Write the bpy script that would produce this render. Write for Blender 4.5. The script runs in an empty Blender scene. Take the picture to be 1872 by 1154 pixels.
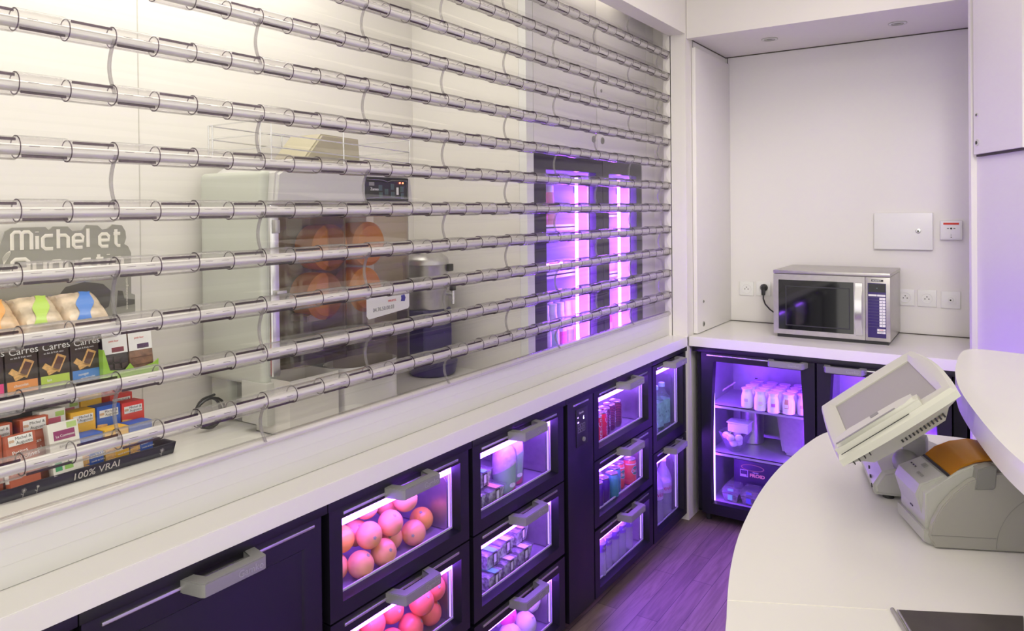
import bpy, bmesh, math, random
from mathutils import Vector, Matrix
random.seed(7)
S = bpy.context.scene
C = S.collection
PI = math.pi

# ------------------------------------------------------------------ camera
F_PX, CY, CAM_H = 1351.24, 396.0, 1.62
def cam_axes(yaw, pitch, roll):
    cy, sy = math.cos(yaw), math.sin(yaw)
    f = Vector((-sy, cy, 0)); r = Vector((cy, sy, 0)); u = Vector((0, 0, 1))
    cp, sp = math.cos(pitch), math.sin(pitch)
    f2 = f*cp - u*sp; u2 = u*cp + f*sp
    cr, sr = math.cos(roll), math.sin(roll)
    return r*cr + u2*sr, -r*sr + u2*cr, f2
r_, u_, f_ = cam_axes(*[math.radians(a) for a in (33.774, .4544, -.5737)])
cd = bpy.data.cameras.new('camera'); cam = bpy.data.objects.new('camera', cd); C.objects.link(cam)
cam.matrix_world = Matrix(((r_.x, u_.x, -f_.x, 0), (r_.y, u_.y, -f_.y, 0), (r_.z, u_.z, -f_.z, CAM_H), (0, 0, 0, 1)))
cd.sensor_width = 36; cd.sensor_fit = 'HORIZONTAL'
cd.lens = F_PX/1872*36
cd.shift_y = (CY-577)/1872
cd.clip_start = .02; cd.clip_end = 100
S.camera = cam
S.view_settings.view_transform = 'Standard'; S.view_settings.look = 'None'
S.view_settings.exposure = 0.0; S.view_settings.gamma = 1; S.view_settings.use_curve_mapping = False
S.cycles.max_bounces = 10; S.cycles.diffuse_bounces = 4; S.cycles.glossy_bounces = 4
S.cycles.transmission_bounces = 6; S.cycles.transparent_max_bounces = 40
S.cycles.sample_clamp_indirect = 6

# ------------------------------------------------------------------ world, room lights and added fill spots
W = bpy.data.worlds.new('world'); S.world = W; W.use_nodes = True
bg = W.node_tree.nodes['Background']; bg.inputs[0].default_value = (1, .962, .885, 1); bg.inputs[1].default_value = 1.56
def area(name, loc, size, power, col=(1, .93, .80), rot=(0, 0, 0), sy=None):
    l = bpy.data.lights.new(name, 'AREA'); l.shape = 'RECTANGLE'; l.size = size; l.size_y = sy or size
    l.energy = power; l.color = col
    o = bpy.data.objects.new(name, l); o.location = loc; o.rotation_euler = rot; C.objects.link(o); return o
area('lamp_room', (-.35, 1.0, 2.90), 1.2, 7, sy=1.6)
area('lamp_room_far', (-.55, 2.9, 2.90), .8, 5)
area('lamp_kitchen', (-1.83, 1.1, 2.70), .45, 13, (1, .965, .85), sy=1.6)
area('lamp_kitchen_far', (-1.53, 3.0, 2.70), .08, .6, sy=.6)

def spot(name, loc, aim, power, angle, col=(1, .945, .86), rad=.28):
    l = bpy.data.lights.new(name, 'SPOT'); l.energy = power; l.color = col; l.spot_size = math.radians(angle); l.spot_blend = .9; l.shadow_soft_size = rad
    o = bpy.data.objects.new(name, l); o.location = loc; d = Vector(aim)-Vector(loc); o.rotation_euler = d.to_track_quat('-Z', 'Y').to_euler(); C.objects.link(o); return o
spot('fill_spot_niche', (.35, .75, 2.86), (-.85, 4.3, 1.30), 245, 38)  # added fill lamp, unseen, brightens the microwave niche
spot('fill_spot_post', (.75, 1.75, 2.86), (-1.5, 3.35, 1.60), 115, 46)  # second added lamp out of view, lifts the white post and cupboard

# ------------------------------------------------------------------ materials
def lin(h):
    h = h.lstrip('#'); o = []
    for i in (0, 2, 4):
        c = int(h[i:i+2], 16)/255; o.append(c/12.92 if c <= .04045 else ((c+.055)/1.055)**2.4)
    return (*o, 1)
def mat(name, col, rough=.5, metal=0, noise=0, nscale=20, bump=0, emit=None, es=0, spec=.5, coat=0, sss=0):
    m = bpy.data.materials.new(name); m.use_nodes = True; nt = m.node_tree; b = nt.nodes['Principled BSDF']
    col = lin(col) if isinstance(col, str) else (*col[:3], 1)
    b.inputs['Base Color'].default_value = col; b.inputs['Roughness'].default_value = rough
    b.inputs['Metallic'].default_value = metal; b.inputs['Specular IOR Level'].default_value = spec
    if coat: b.inputs['Coat Weight'].default_value = coat; b.inputs['Coat Roughness'].default_value = .08
    if sss: b.inputs['Subsurface Weight'].default_value = sss; b.inputs['Subsurface Radius'].default_value = (.01, .005, .003)
    if emit: b.inputs['Emission Color'].default_value = (*emit, 1); b.inputs['Emission Strength'].default_value = es
    if noise or bump:
        tc = nt.nodes.new('ShaderNodeTexCoord'); n = nt.nodes.new('ShaderNodeTexNoise'); n.inputs['Scale'].default_value = nscale; n.inputs['Detail'].default_value = 4
        nt.links.new(tc.outputs['Object'], n.inputs['Vector'])
        if noise:
            r = nt.nodes.new('ShaderNodeValToRGB')
            r.color_ramp.elements[0].color = (*[c*(1-noise) for c in col[:3]], 1); r.color_ramp.elements[1].color = (*[min(1, c*(1+noise)) for c in col[:3]], 1)
            r.color_ramp.elements[0].position = .3; r.color_ramp.elements[1].position = .7
            nt.links.new(n.outputs['Fac'], r.inputs['Fac']); nt.links.new(r.outputs['Color'], b.inputs['Base Color'])
        if bump:
            bp = nt.nodes.new('ShaderNodeBump'); bp.inputs['Strength'].default_value = bump; bp.inputs['Distance'].default_value = .002
            nt.links.new(n.outputs['Fac'], bp.inputs['Height']); nt.links.new(bp.outputs['Normal'], b.inputs['Normal'])
    return m
def clear(name, tint=(1, 1, 1), edge=(.8, .8, .85), ior=1.45, rough=.02, haze=0, hazecol=(.8, .8, .8), power=3.0, refl=1.0):
    """clear plastic or glass: see-through, Fresnel reflection, tint that deepens towards its edges"""
    m = bpy.data.materials.new(name); m.use_nodes = True; nt = m.node_tree; nt.nodes.clear(); L = nt.links.new
    out = nt.nodes.new('ShaderNodeOutputMaterial'); tr = nt.nodes.new('ShaderNodeBsdfTransparent'); gl = nt.nodes.new('ShaderNodeBsdfGlossy')
    gl.inputs['Roughness'].default_value = rough; sp = nt.nodes.new('ShaderNodeMath'); sp.operation = 'POWER'; sp.inputs[1].default_value = 5
    f0 = ((ior-1)/(ior+1))**2; fr = nt.nodes.new('ShaderNodeMath'); fr.operation = 'MULTIPLY_ADD'; fr.inputs[1].default_value = 1-f0; fr.inputs[2].default_value = f0
    lw = nt.nodes.new('ShaderNodeLayerWeight'); lw.inputs['Blend'].default_value = .5
    pw = nt.nodes.new('ShaderNodeMath'); pw.operation = 'POWER'; pw.inputs[1].default_value = power; L(lw.outputs['Facing'], pw.inputs[0])
    L(lw.outputs['Facing'], sp.inputs[0]); L(sp.outputs[0], fr.inputs[0])
    mc = nt.nodes.new('ShaderNodeMix'); mc.data_type = 'RGBA'; mc.inputs[6].default_value = (*tint, 1); mc.inputs[7].default_value = (*edge, 1)
    L(pw.outputs[0], mc.inputs[0]); L(mc.outputs[2], tr.inputs['Color'])
    fm = nt.nodes.new('ShaderNodeMath'); fm.operation = 'MULTIPLY'; fm.inputs[1].default_value = refl; L(fr.outputs[0], fm.inputs[0])
    mx = nt.nodes.new('ShaderNodeMixShader'); L(fm.outputs[0], mx.inputs[0]); L(tr.outputs[0], mx.inputs[1]); L(gl.outputs[0], mx.inputs[2])
    last = mx
    if haze:
        df = nt.nodes.new('ShaderNodeBsdfDiffuse'); df.inputs['Color'].default_value = (*hazecol, 1)
        m2 = nt.nodes.new('ShaderNodeMixShader'); m2.inputs[0].default_value = haze; L(mx.outputs[0], m2.inputs[1]); L(df.outputs[0], m2.inputs[2]); last = m2
    L(last.outputs[0], out.inputs['Surface']); return m
def emis(name, col, s):
    m = bpy.data.materials.new(name); m.use_nodes = True; nt = m.node_tree; nt.nodes.clear()
    o = nt.nodes.new('ShaderNodeOutputMaterial'); e = nt.nodes.new('ShaderNodeEmission'); e.inputs[0].default_value = (*col, 1); e.inputs[1].default_value = s
    nt.links.new(e.outputs[0], o.inputs[0]); return m

M = {}
M['wall'] = mat('painted_wall', (.80, .775, .735), .45, noise=.015, nscale=3)
M['niche'] = mat('white_laminate', (.78, .76, .745), .35, noise=.01, nscale=3)
M['gloss'] = mat('glossy_panel', (.80, .775, .735), .12, noise=.01, nscale=2)
M['top'] = mat('worktop_white', (.84, .825, .79), .22, noise=.01, nscale=4)
M['seam'] = mat('dark_joint', (.08, .07, .06), .7)
M['joint'] = mat('cream_joint', (.90, .88, .80), .6)
M['black'] = mat('black_cabinet', (.0075, .0065, .0115), .40, bump=.05, nscale=300)
M['gap'] = mat('shadow_gap', (.003, .003, .004), .8)
M['chrome'] = mat('satin_strip', (.75, .75, .76), .22, .9)
M['handle'] = mat('grey_handle', (.30, .30, .29), .38, .3, bump=.05, nscale=400)
M['emboss'] = mat('embossed_mark', (.42, .42, .41), .35, .4)
M['steel'] = mat('brushed_steel', (.52, .51, .50), .34, .85, noise=.06, nscale=60)
M['liner'] = mat('cabinet_liner', (.42, .42, .44), .38, .45, noise=.05, nscale=30)
M['gasket'] = mat('pale_gasket', (.75, .73, .76), .5)
M['screw'] = mat('screw', (.8, .8, .8), .2, 1)
M['glass'] = clear('pane_glass', (.97, .98, .98), (.7, .75, .75), 1.42, .0)
LED = (.40, .12, 1.0)
M['led'] = emis('violet_led', (.30, .072, 1.0), 56)
M['led_back'] = emis('violet_led_back', (.22, .035, 1.0), 90)
M['led_edge'] = emis('violet_led_thin', (.55, .30, 1.0), 6)
M['led_side'] = emis('violet_led_edge', (.55, .33, 1.0), 1.9)
M['led_up'] = emis('violet_led_upright', (.28, .06, 1.0), 130)
M['panel'] = clear('polycarbonate', (.985, .985, .98), (.75, .72, .74), 1.40, .03, haze=.005)
M['sleeve'] = clear('hinge_sleeve', (.97, .965, .965), (.30, .26, .29), 1.45, .06, haze=.05, hazecol=(.8, .78, .78), power=4.5)
M['lip'] = clear('sleeve_lip', (.42, .36, .42), (.25, .21, .25), 1.5, .1)
M['rod'] = mat('aluminium_rod', (.82, .81, .78), .36, .45)
M['seamclear'] = clear('clear_edge', (.72, .70, .71), (.25, .22, .26), 1.5, .05, haze=.15)
M['white'] = mat('white_plastic', (.80, .80, .79), .35)
M['offwhite'] = mat('ivory_plastic', (.66, .66, .58), .33)
M['lightgrey'] = mat('light_grey_plastic', (.50, .50, .46), .38)
M['greyp'] = mat('grey_plastic', (.26, .26, .24), .4)
M['dark'] = mat('dark_plastic', (.02, .02, .022), .35)
M['screen'] = mat('matt_screen', (.36, .34, .33), .30, bump=.02)
M['floorb'] = mat('x', (.2, .15, .12))
M['ink'] = mat('black_ink', (.02, .02, .02), .6)
M['red'] = mat('red_mark', (.65, .05, .03), .5)
M['paper'] = mat('white_label', (.82, .82, .80), .5)
M['skinw'] = mat('white_skin', (.75, .72, .68), .45, noise=.05, nscale=12)

# floor: boards along y, procedural
def floor_mat():
    m = bpy.data.materials.new('wood_floor'); m.use_nodes = True; nt = m.node_tree; b = nt.nodes['Principled BSDF']; L = nt.links.new
    tc = nt.nodes.new('ShaderNodeTexCoord'); mp = nt.nodes.new('ShaderNodeMapping'); mp.inputs['Rotation'].default_value = (0, 0, PI/2)
    L(tc.outputs['Object'], mp.inputs['Vector'])
    br = nt.nodes.new('ShaderNodeTexBrick'); br.offset = .37; br.inputs['Color1'].default_value = (.27, .20, .155, 1); br.inputs['Color2'].default_value = (.185, .135, .105, 1)
    br.inputs['Mortar'].default_value = (.06, .045, .035, 1); br.inputs['Scale'].default_value = 1; br.inputs['Mortar Size'].default_value = .0012
    br.inputs['Brick Width'].default_value = .62; br.inputs['Row Height'].default_value = .088; br.inputs['Bias'].default_value = 0
    L(mp.outputs[0], br.inputs['Vector'])
    m2 = nt.nodes.new('ShaderNodeMapping'); m2.inputs['Scale'].default_value = (14, 1.2, 1); L(tc.outputs['Object'], m2.inputs['Vector'])
    n = nt.nodes.new('ShaderNodeTexNoise'); n.inputs['Scale'].default_value = 3; n.inputs['Detail'].default_value = 8; n.inputs['Distortion'].default_value = 1.2; L(m2.outputs[0], n.inputs['Vector'])
    mx = nt.nodes.new('ShaderNodeMix'); mx.data_type = 'RGBA'; mx.blend_type = 'MULTIPLY'; mx.inputs[0].default_value = .75
    cr = nt.nodes.new('ShaderNodeValToRGB'); cr.color_ramp.elements[0].position = .35; cr.color_ramp.elements[0].color = (.62, .6, .58, 1); cr.color_ramp.elements[1].position = .62; cr.color_ramp.elements[1].color = (1.1, 1.1, 1.1, 1)
    L(n.outputs['Fac'], cr.inputs[0]); L(br.outputs['Color'], mx.inputs[6]); L(cr.outputs[0], mx.inputs[7]); L(mx.outputs[2], b.inputs['Base Color'])
    b.inputs['Roughness'].default_value = .48
    return m
M['floor'] = floor_mat()

# ------------------------------------------------------------------ mesh building
class B:
    def __init__(s): s.v = []; s.f = []; s.m = []
    def add(s, vs, fs, mi=0):
        o = len(s.v); s.v += [tuple(v) for v in vs]; s.f += [tuple(i+o for i in f) for f in fs]; s.m += [mi]*len(fs); return s
    def bm(s, bm, mi=0):
        bm.verts.index_update(); s.add([v.co for v in bm.verts], [[v.index for v in f.verts] for f in bm.faces], mi); bm.free(); return s
    def box(s, x0, x1, y0, y1, z0, z1, bev=0, mi=0, seg=2, mtx=None):
        bm = bmesh.new(); bmesh.ops.create_cube(bm, size=1)
        for v in bm.verts: v.co = Vector(((x0+x1)/2+v.co.x*(x1-x0), (y0+y1)/2+v.co.y*(y1-y0), (z0+z1)/2+v.co.z*(z1-z0)))
        if bev: bmesh.ops.bevel(bm, geom=bm.edges[:], offset=bev, segments=seg, affect='EDGES', profile=.6)
        if mtx: bm.transform(mtx)
        return s.bm(bm, mi)
    def prism(s, pts, a0, a1, axis='z', mi=0, bev=0, seg=2, mtx=None):
        bm = bmesh.new(); n = len(pts)
        def P(p, a): return Vector({'z': (p[0], p[1], a), 'x': (a, p[0], p[1]), 'y': (p[0], a, p[1])}[axis])
        lo = [bm.verts.new(P(p, a0)) for p in pts]; hi = [bm.verts.new(P(p, a1)) for p in pts]
        bm.faces.new(lo); bm.faces.new(hi[::-1])
        for i in range(n): bm.faces.new((lo[i], hi[i], hi[(i+1) % n], lo[(i+1) % n]))
        if bev:
            caps = set(bm.faces[:2]) if False else None
            es = [e for e in bm.edges if (e.verts[0] in lo) == (e.verts[1] in lo)]
            bmesh.ops.bevel(bm, geom=es, offset=bev, segments=seg, affect='EDGES')
        if mtx: bm.transform(mtx)
        return s.bm(bm, mi)
    def ring(s, outer, inner, a0, a1, axis='x', mi=0, inner_back=None):
        """frame with a hole: outer and inner outlines of equal length"""
        n = len(outer); ib = inner_back or inner
        def P(p, a): return {'z': (p[0], p[1], a), 'x': (a, p[0], p[1]), 'y': (p[0], a, p[1])}[axis]
        vs = [P(p, a1) for p in outer]+[P(p, a1) for p in inner]+[P(p, a0) for p in ib]+[P(p, a0) for p in outer]
        fs = []
        for k in range(4):
            for i in range(n):
                j = (i+1) % n; a = k*n; b = ((k+1) % 4)*n
                fs.append((a+i, a+j, b+j, b+i))
        return s.add(vs, fs, mi)
    def lathe(s, prof, c=(0, 0, 0), seg=24, axis='z', mi=0, mtx=None, a0=0, a1=2*PI):
        full = abs(a1-a0-2*PI) < 1e-6; n = seg if full else seg+1; vs = []; fs = []
        for r, h in prof:
            for i in range(n):
                a = a0+(a1-a0)*i/seg; x, y = r*math.cos(a), r*math.sin(a)
                p = {'z': (x, y, h), 'x': (h, x, y), 'y': (x, h, y)}[axis]
                p = Vector(p)+Vector(c)
                vs.append(mtx @ p if mtx else p)
        for k in range(len(prof)-1):
            for i in range(seg):
                j = (i+1) % n
                fs.append((k*n+i, k*n+j, (k+1)*n+j, (k+1)*n+i))
        if full:
            if prof[0][0] > 1e-6: fs.append(tuple(range(n))[::-1])
            if prof[-1][0] > 1e-6: fs.append(tuple((len(prof)-1)*n+i for i in range(n)))
        return s.add(vs, fs, mi)
    def cyl(s, c, r, h, axis='z', seg=20, mi=0, r2=None, mtx=None):
        return s.lathe([(r, 0), (r if r2 is None else r2, h)], c, seg, axis, mi, mtx)
    def tube(s, path, r, seg=8, mi=0, closed=False):
        P = [Vector(p) for p in path]; n = len(P); vs = []; fs = []; up = Vector((0, 0, 1)); prev = None
        for i, p in enumerate(P):
            t = (P[(i+1) % n]-P[i-1]) if closed else (P[min(i+1, n-1)]-P[max(i-1, 0)])
            t.normalize()
            a = prev if prev is not None else (up if abs(t.z) < .9 else Vector((1, 0, 0)))
            x = (a - t*a.dot(t)).normalized(); y = t.cross(x); prev = x
            for k in range(seg):
                an = 2*PI*k/seg; vs.append(p+(x*math.cos(an)+y*math.sin(an))*r)
        for i in range(n if closed else n-1):
            for k in range(seg):
                a, b = i*seg, ((i+1) % n)*seg; fs.append((a+k, a+(k+1) % seg, b+(k+1) % seg, b+k))
        if not closed: fs.append(tuple(range(seg))[::-1]); fs.append(tuple((n-1)*seg+k for k in range(seg)))
        return s.add(vs, fs, mi)
    def sphere(s, c, r, sc=(1, 1, 1), u=20, v=12, mi=0):
        pr = [(r*math.sin(PI*i/v) if 0 < i < v else 1e-6, -r*math.cos(PI*i/v)*sc[2]) for i in range(v+1)]
        o = len(s.v); s.lathe(pr, c, u, 'z', mi)
        for i in range(o, len(s.v)):
            p = s.v[i]; s.v[i] = (c[0]+(p[0]-c[0])*sc[0], c[1]+(p[1]-c[1])*sc[1], p[2])
        return s

ROOT = {}
def obj(name, b, m, parent=None, sharp=.6, mods=None):
    me = bpy.data.meshes.new(name)
    org = Vector((0, 0, 0))
    if parent is not None: org = ROOT.get(parent.name, Vector((0, 0, 0)))
    me.from_pydata([tuple(Vector(v)-org) for v in b.v], [], b.f)
    ms = m if isinstance(m, (list, tuple)) else [m]
    for x in ms: me.materials.append(M[x] if isinstance(x, str) else x)
    me.polygons.foreach_set('material_index', b.m); me.polygons.foreach_set('use_smooth', [True]*len(b.f))
    bm = bmesh.new(); bm.from_mesh(me); bmesh.ops.recalc_face_normals(bm, faces=bm.faces[:]); bm.to_mesh(me); bm.free()
    me.set_sharp_from_angle(angle=sharp); me.update()
    o = bpy.data.objects.new(name, me); C.objects.link(o)
    if parent is not None: o.parent = parent; ROOT[o.name] = org
    return o
def tag(o, label=None, cat=None, group=None, kind=None):
    if label: o['label'] = label
    if cat: o['category'] = cat
    if group: o['group'] = group
    if kind: o['kind'] = kind
    return o
def thing(name, loc, label, cat, group=None):
    o = bpy.data.objects.new(name, None); C.objects.link(o); o.location = loc; o.empty_display_size = .05
    ROOT[o.name] = Vector(loc); return tag(o, label, cat, group)
def solo(name, b, m, label, cat, group=None, **k): return tag(obj(name, b, m, None, **k), label, cat, group)
def struct(name, b, m, parent=None):
    o = obj(name, b, m, parent)
    if parent is None: o['kind'] = 'structure'
    return o
def copy_tree(o, parent=None):
    c = o.copy(); C.objects.link(c); c.parent = parent
    for ch in list(o.children): copy_tree(ch, c)
    return c
def place(o, loc, rz=0, label=None, group=None):
    o.location = loc; o.rotation_euler = (0, 0, rz)
    if label: o['label'] = label
    if group: o['group'] = group
    return o
def many(proto, spots, group=None):
    """spots: (x, y, z, rz, label)"""
    out = []
    for i, (x, y, z, rz, lab) in enumerate(spots):
        o = proto if i == 0 else copy_tree(proto)
        out.append(place(o, (x, y, z), rz, lab, group))
    return out
FONTS = {}
def text(name, body, size, org, u, v, m, parent, ext=.0004, align='LEFT', shear=0, sx=1.0, offset=0):
    """lettering as a mesh: org = baseline start, u = reading direction, v = up"""
    cu = bpy.data.curves.new(name, 'FONT'); cu.body = body; cu.size = size; cu.extrude = ext; cu.align_x = align; cu.shear = shear; cu.resolution_u = 3; cu.offset = offset
    t = bpy.data.objects.new(name, cu); C.objects.link(t)
    me = bpy.data.meshes.new_from_object(t); bpy.data.objects.remove(t)
    u = Vector(u).normalized(); v = Vector(v).normalized(); n = u.cross(v)
    o0 = ROOT.get(parent.name, Vector((0, 0, 0))) if parent else Vector((0, 0, 0))
    p = Vector(org)-o0
    me.transform(Matrix(((u.x*sx, v.x, n.x, p.x), (u.y*sx, v.y, n.y, p.y), (u.z*sx, v.z, n.z, p.z), (0, 0, 0, 1))))
    me.materials.clear(); me.materials.append(M[m] if isinstance(m, str) else m); me.name = name
    o = bpy.data.objects.new(name, me); C.objects.link(o)
    if parent: o.parent = parent; ROOT[o.name] = o0
    return o
Yp, Xp, Zp, Xn = (0, 1, 0), (1, 0, 0), (0, 0, 1), (-1, 0, 0)

# ------------------------------------------------------------------ room shell
ZC = .957
struct('floor', B().box(-2.6, 2.2, -1.2, 5.0, -.05, 0), 'floor')
struct('ceiling', B().box(-2.6, 2.2, -1.2, 5.0, 2.95, 3.0), 'wall')
struct('wall_left', B().box(-2.26, -2.18, -1.2, 2.50, 0, 2.95), 'gloss')
struct('trim_1', B().box(-2.181, -2.179, 1.2325, 1.2355, ZC, 2.95), mat('panel_joint', (.55, .53, .48), .5))
struct('wall_kitchen_end', B().box(-2.18, -1.621, 2.479, 2.53, 0, 2.95), 'gloss')
struct('ceiling_kitchen', B().box(-2.18, -1.50, -1.2, 3.70, 2.76, 2.80), 'wall')
# header over the shutter, post beside it
struct('wall_header', B().box(-1.465, -1.378, -1.2, 3.688, 2.527, 2.95).box(-1.50, -1.465, -1.2, 3.688, 2.60, 2.95), 'wall')
struct('wall_post', B().box(-1.50, -1.378, 3.688, 3.794, 0, 2.95).box(-1.60, -1.50, 3.76, 3.90, 0, 2.95), 'wall')
struct('trim_2', B().box(-1.3785, -1.3765, 3.793, 3.796, ZC, 2.527).box(-1.3795, -1.3765, 3.7865, 3.7895, 2.527, 2.95), 'seam')
# niche
struct('wall_niche_left', B().box(-1.60, -1.378, 3.796, 4.35, 0, 2.95), 'niche')
struct('wall_back', B().box(-1.60, .6, 4.35, 4.42, 0, 2.95), 'niche')
struct('wall_niche_header', B().box(-1.376, -.12, 3.703, 3.76, 2.504, 2.95).box(-1.378, -.10, 3.76, 4.35, 2.512, 2.56), 'wall')
struct('trim_3', B().box(-1.378, -.12, 4.345, 4.35, 2.507, 2.5125).box(-1.378, -1.374, 3.77, 4.35, 2.508, 2.5125).box(-1.3665, -1.3635, 4.346, 4.35, 2.45, 2.507), 'seam')
struct('wall_niche_right', B().box(-.12, -.06, 3.72, 4.35, 0, 2.95), 'niche')
a = Vector((.4226, -.9063)); nrm = Vector((.9063, .4226))
P0 = Vector((-.132, 3.703))
def ang(s0, s1, t0, t1): return [tuple(P0+a*s+nrm*t) for s, t in ((s0, t0), (s1, t0), (s1, t1), (s0, t1))]
struct('wall_right', B().prism(ang(0, .9, .022, .08), 0, 2.95), 'niche')
struct('trim_4', B().prism(ang(0, .021, 0, .03), 0, 2.95, bev=.002), 'niche')
# niche left: hinged panel with two locks
t = thing('cabinet_panel', (-1.355, 3.99, ZC), 'tall white hinged panel lining the left side of the microwave niche', 'panel')
obj('panel', B().box(-1.376, -1.355, 3.775, 4.349, ZC+.004, 2.470, .002), 'niche', t)
for z, r in ((1.122, .0075), (1.001, .0135)):
    k = obj('lock', B().lathe([(r, 0), (r, .003), (r*.8, .004)], (-1.355, 3.868, z), 20, 'x'), 'greyp', t)
    obj('keyhole', B().lathe([(r*.55, 0), (r*.55, .001)], (-1.3512, 3.868, z), 14, 'x'), 'dark', k)
# right wall: upper cupboard door
t = thing('cupboard_door', (P0.x+a.x*.24, P0.y+a.y*.24, 2.3), 'white upper cupboard door with two round locks on the right wall', 'door')
obj('door_leaf', B().prism(ang(.046, .431, .0, .020), 1.835, 2.94, bev=.0015), 'niche', t)
obj('shadow_joint', B().prism(ang(.046, .431, .010, .0215), 1.826, 1.8345), 'seam', t)
mt = Matrix.Translation((P0.x+a.x*.0805, P0.y+a.y*.0805, 0)) @ Matrix.Rotation(math.radians(25), 4, 'Z')
for z, r in ((1.998, .008), (1.883, .0135)):
    k = obj('lock', B().lathe([(r, 0), (r, -.004), (r*.8, -.005)], (0, 0, z), 20, 'x', mtx=mt), 'chrome', t)
    obj('keyhole', B().lathe([(r*.55, 0), (r*.55, -.001)], (-.0055, 0, z), 14, 'x', mtx=mt), 'dark', k)
# niche downlights
for x, y, w in ((-1.034, 4.006, 'left'), (-.435, 4.034, 'right')):
    t = thing('downlight', (x, y, 2.512), f'small round recessed spotlight in the niche ceiling, {w} one of the pair', 'light', 'recessed spotlights')
    obj('ring', B().lathe([(.040, 0), (.040, -.003), (.034, -.005), (.024, -.002), (.022, 0)], (x, y, 2.512), 28), 'white', t)
    obj('trim_ring', B().lathe([(.0415, 0), (.0415, -.004), (.0395, -.004), (.0395, 0)], (x, y, 2.512), 28).lathe([(.029, -.003), (.029, -.0062), (.0265, -.0062), (.0265, -.002)], (x, y, 2.512), 28), 'lightgrey', t)
    obj('lens', B().lathe([(.0225, -.0005), (.012, -.004)], (x, y, 2.512), 20), 'greyp', t)

# kitchen side: cupboard above the upright fridge and its surround
XF = -1.585
struct('trim_5', B().box(-1.62, XF, 2.479, 2.531, 0, 2.76), 'white')
struct('wall_fridge_surround', B().box(-1.66, XF, 3.60, 3.76, 0, 1.895).box(-1.66, XF, 3.662, 3.76, 1.895, 2.76).box(-2.18, -1.60, 3.76, 3.84, 0, 2.76), 'niche')
t = thing('wall_cupboard', (XF, 3.08, 1.88), 'white two-door cupboard above the tall glass-door fridge', 'cupboard')
obj('carcass', B().box(-2.05, -1.604, 2.535, 3.60, 1.885, 2.75), 'niche', t)
for y0, y1, yk in ((2.535, 3.088, 3.054), (3.092, 3.660, 3.143)):
    d = obj('door', B().box(-1.603, XF, y0, min(y1, 3.658), 1.897, 2.75, .0015), 'niche', t)
    obj('lock', B().lathe([(.016, 0), (.016, .004), (.010, .004), (.009, .001)], (XF, yk, 1.946), 22, 'x'), 'greyp', d)
obj('keyhole', B().lathe([(.008, 0), (.008, .002)], (XF, 3.137, 2.181), 16, 'x'), 'greyp', t)

# ------------------------------------------------------------------ worktops
b = B().prism([(-2.18, -.9), (-1.378, -.9), (-1.378, 3.700), (-1.505, 3.700), (-1.505, 3.686), (-1.582, 3.686), (-1.582, 2.479), (-2.18, 2.479)], .907, ZC, bev=.0015)
solo('worktop', b, 'top', 'long white worktop running under the clear shutter above the left fridges', 'worktop')
b = B().prism([(-1.3755, 3.703), (-.125, 3.703), (-.125, 4.347), (-1.3755, 4.347)], .907, ZC, bev=.0015)
o = solo('worktop', b, 'top', 'short white worktop under the microwave in the niche', 'worktop')
struct('trim_6', B().box(-1.37, -.125, 4.342, 4.35, ZC, ZC+.004), 'seam')

# round service desk
def smooth(pts, n=3):
    out = [pts[0]]
    for i in range(len(pts)-1):
        p0, p1, p2, p3 = [Vector(pts[max(0, min(len(pts)-1, i+k))]) for k in (-1, 0, 1, 2)]
        for j in range(1, n+1):
            t_ = j/n; v = .5*((2*p1)+(p2-p0)*t_+(2*p0-5*p1+4*p2-p3)*t_*t_+(-p0+3*p1-3*p2+p3)*t_**3); out.append((v.x, v.y))
    return out
desk = [(-.20, .60), (-.27, .78), (-.325, .95), (-.369, 1.142), (-.395, 1.234), (-.424, 1.344), (-.453, 1.49), (-.475, 1.679), (-.483, 1.808), (-.484, 1.93),
        (-.478, 2.044), (-.469, 2.17), (-.449, 2.30), (-.410, 2.375), (-.34, 2.42), (-.26, 2.443), (-.17, 2.458), (-.092, 2.466), (.10, 2.47)]
desk = smooth(desk)+[(.36, 2.47), (.36, .60)]
t = thing('service_desk', (0, 1.6, 0), 'white rounded service desk holding the till monitor and receipt printer', 'counter')
cut = [p for p in desk]
obj('desk_top', B().prism(desk, .917, ZC, bev=.002), 'top', t)
base = [(p[0]*.8+.06, p[1]*.86+.22) for p in desk[::3] if p[0] < .2]+[(.33, 2.34), (.33, .74)]
obj('desk_base', B().prism(base, 0, .917), 'white', t)
obj('joint', B().prism([(-.3945, 1.2325), (-.165, 1.344), (-.165, 1.3465), (-.3945, 1.235)], ZC-.002, ZC+.0006), 'joint', t)
# steel inset
u1 = Vector((.878, .478)).normalized(); 
t = thing('inset_tray', (0, 1.35, ZC), 'dark stainless steel tray let into the desk top at its near edge', 'tray')
obj('tray', B().prism([(-.150, 1.350), (.020, 1.437), (.020, 1.10), (-.045, 1.09)], ZC+.0005, ZC+.003), mat('dark_steel', (.12, .105, .10), .30, .7, noise=.12, nscale=18), t)
obj('rim', B().tube([(-.158, 1.346, ZC+.003), (-.049, 1.085, ZC+.003)], .0035, 8).tube([(-.150, 1.347, ZC+.003), (-.041, 1.087, ZC+.003)], .002, 6), 'steel', t)
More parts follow.
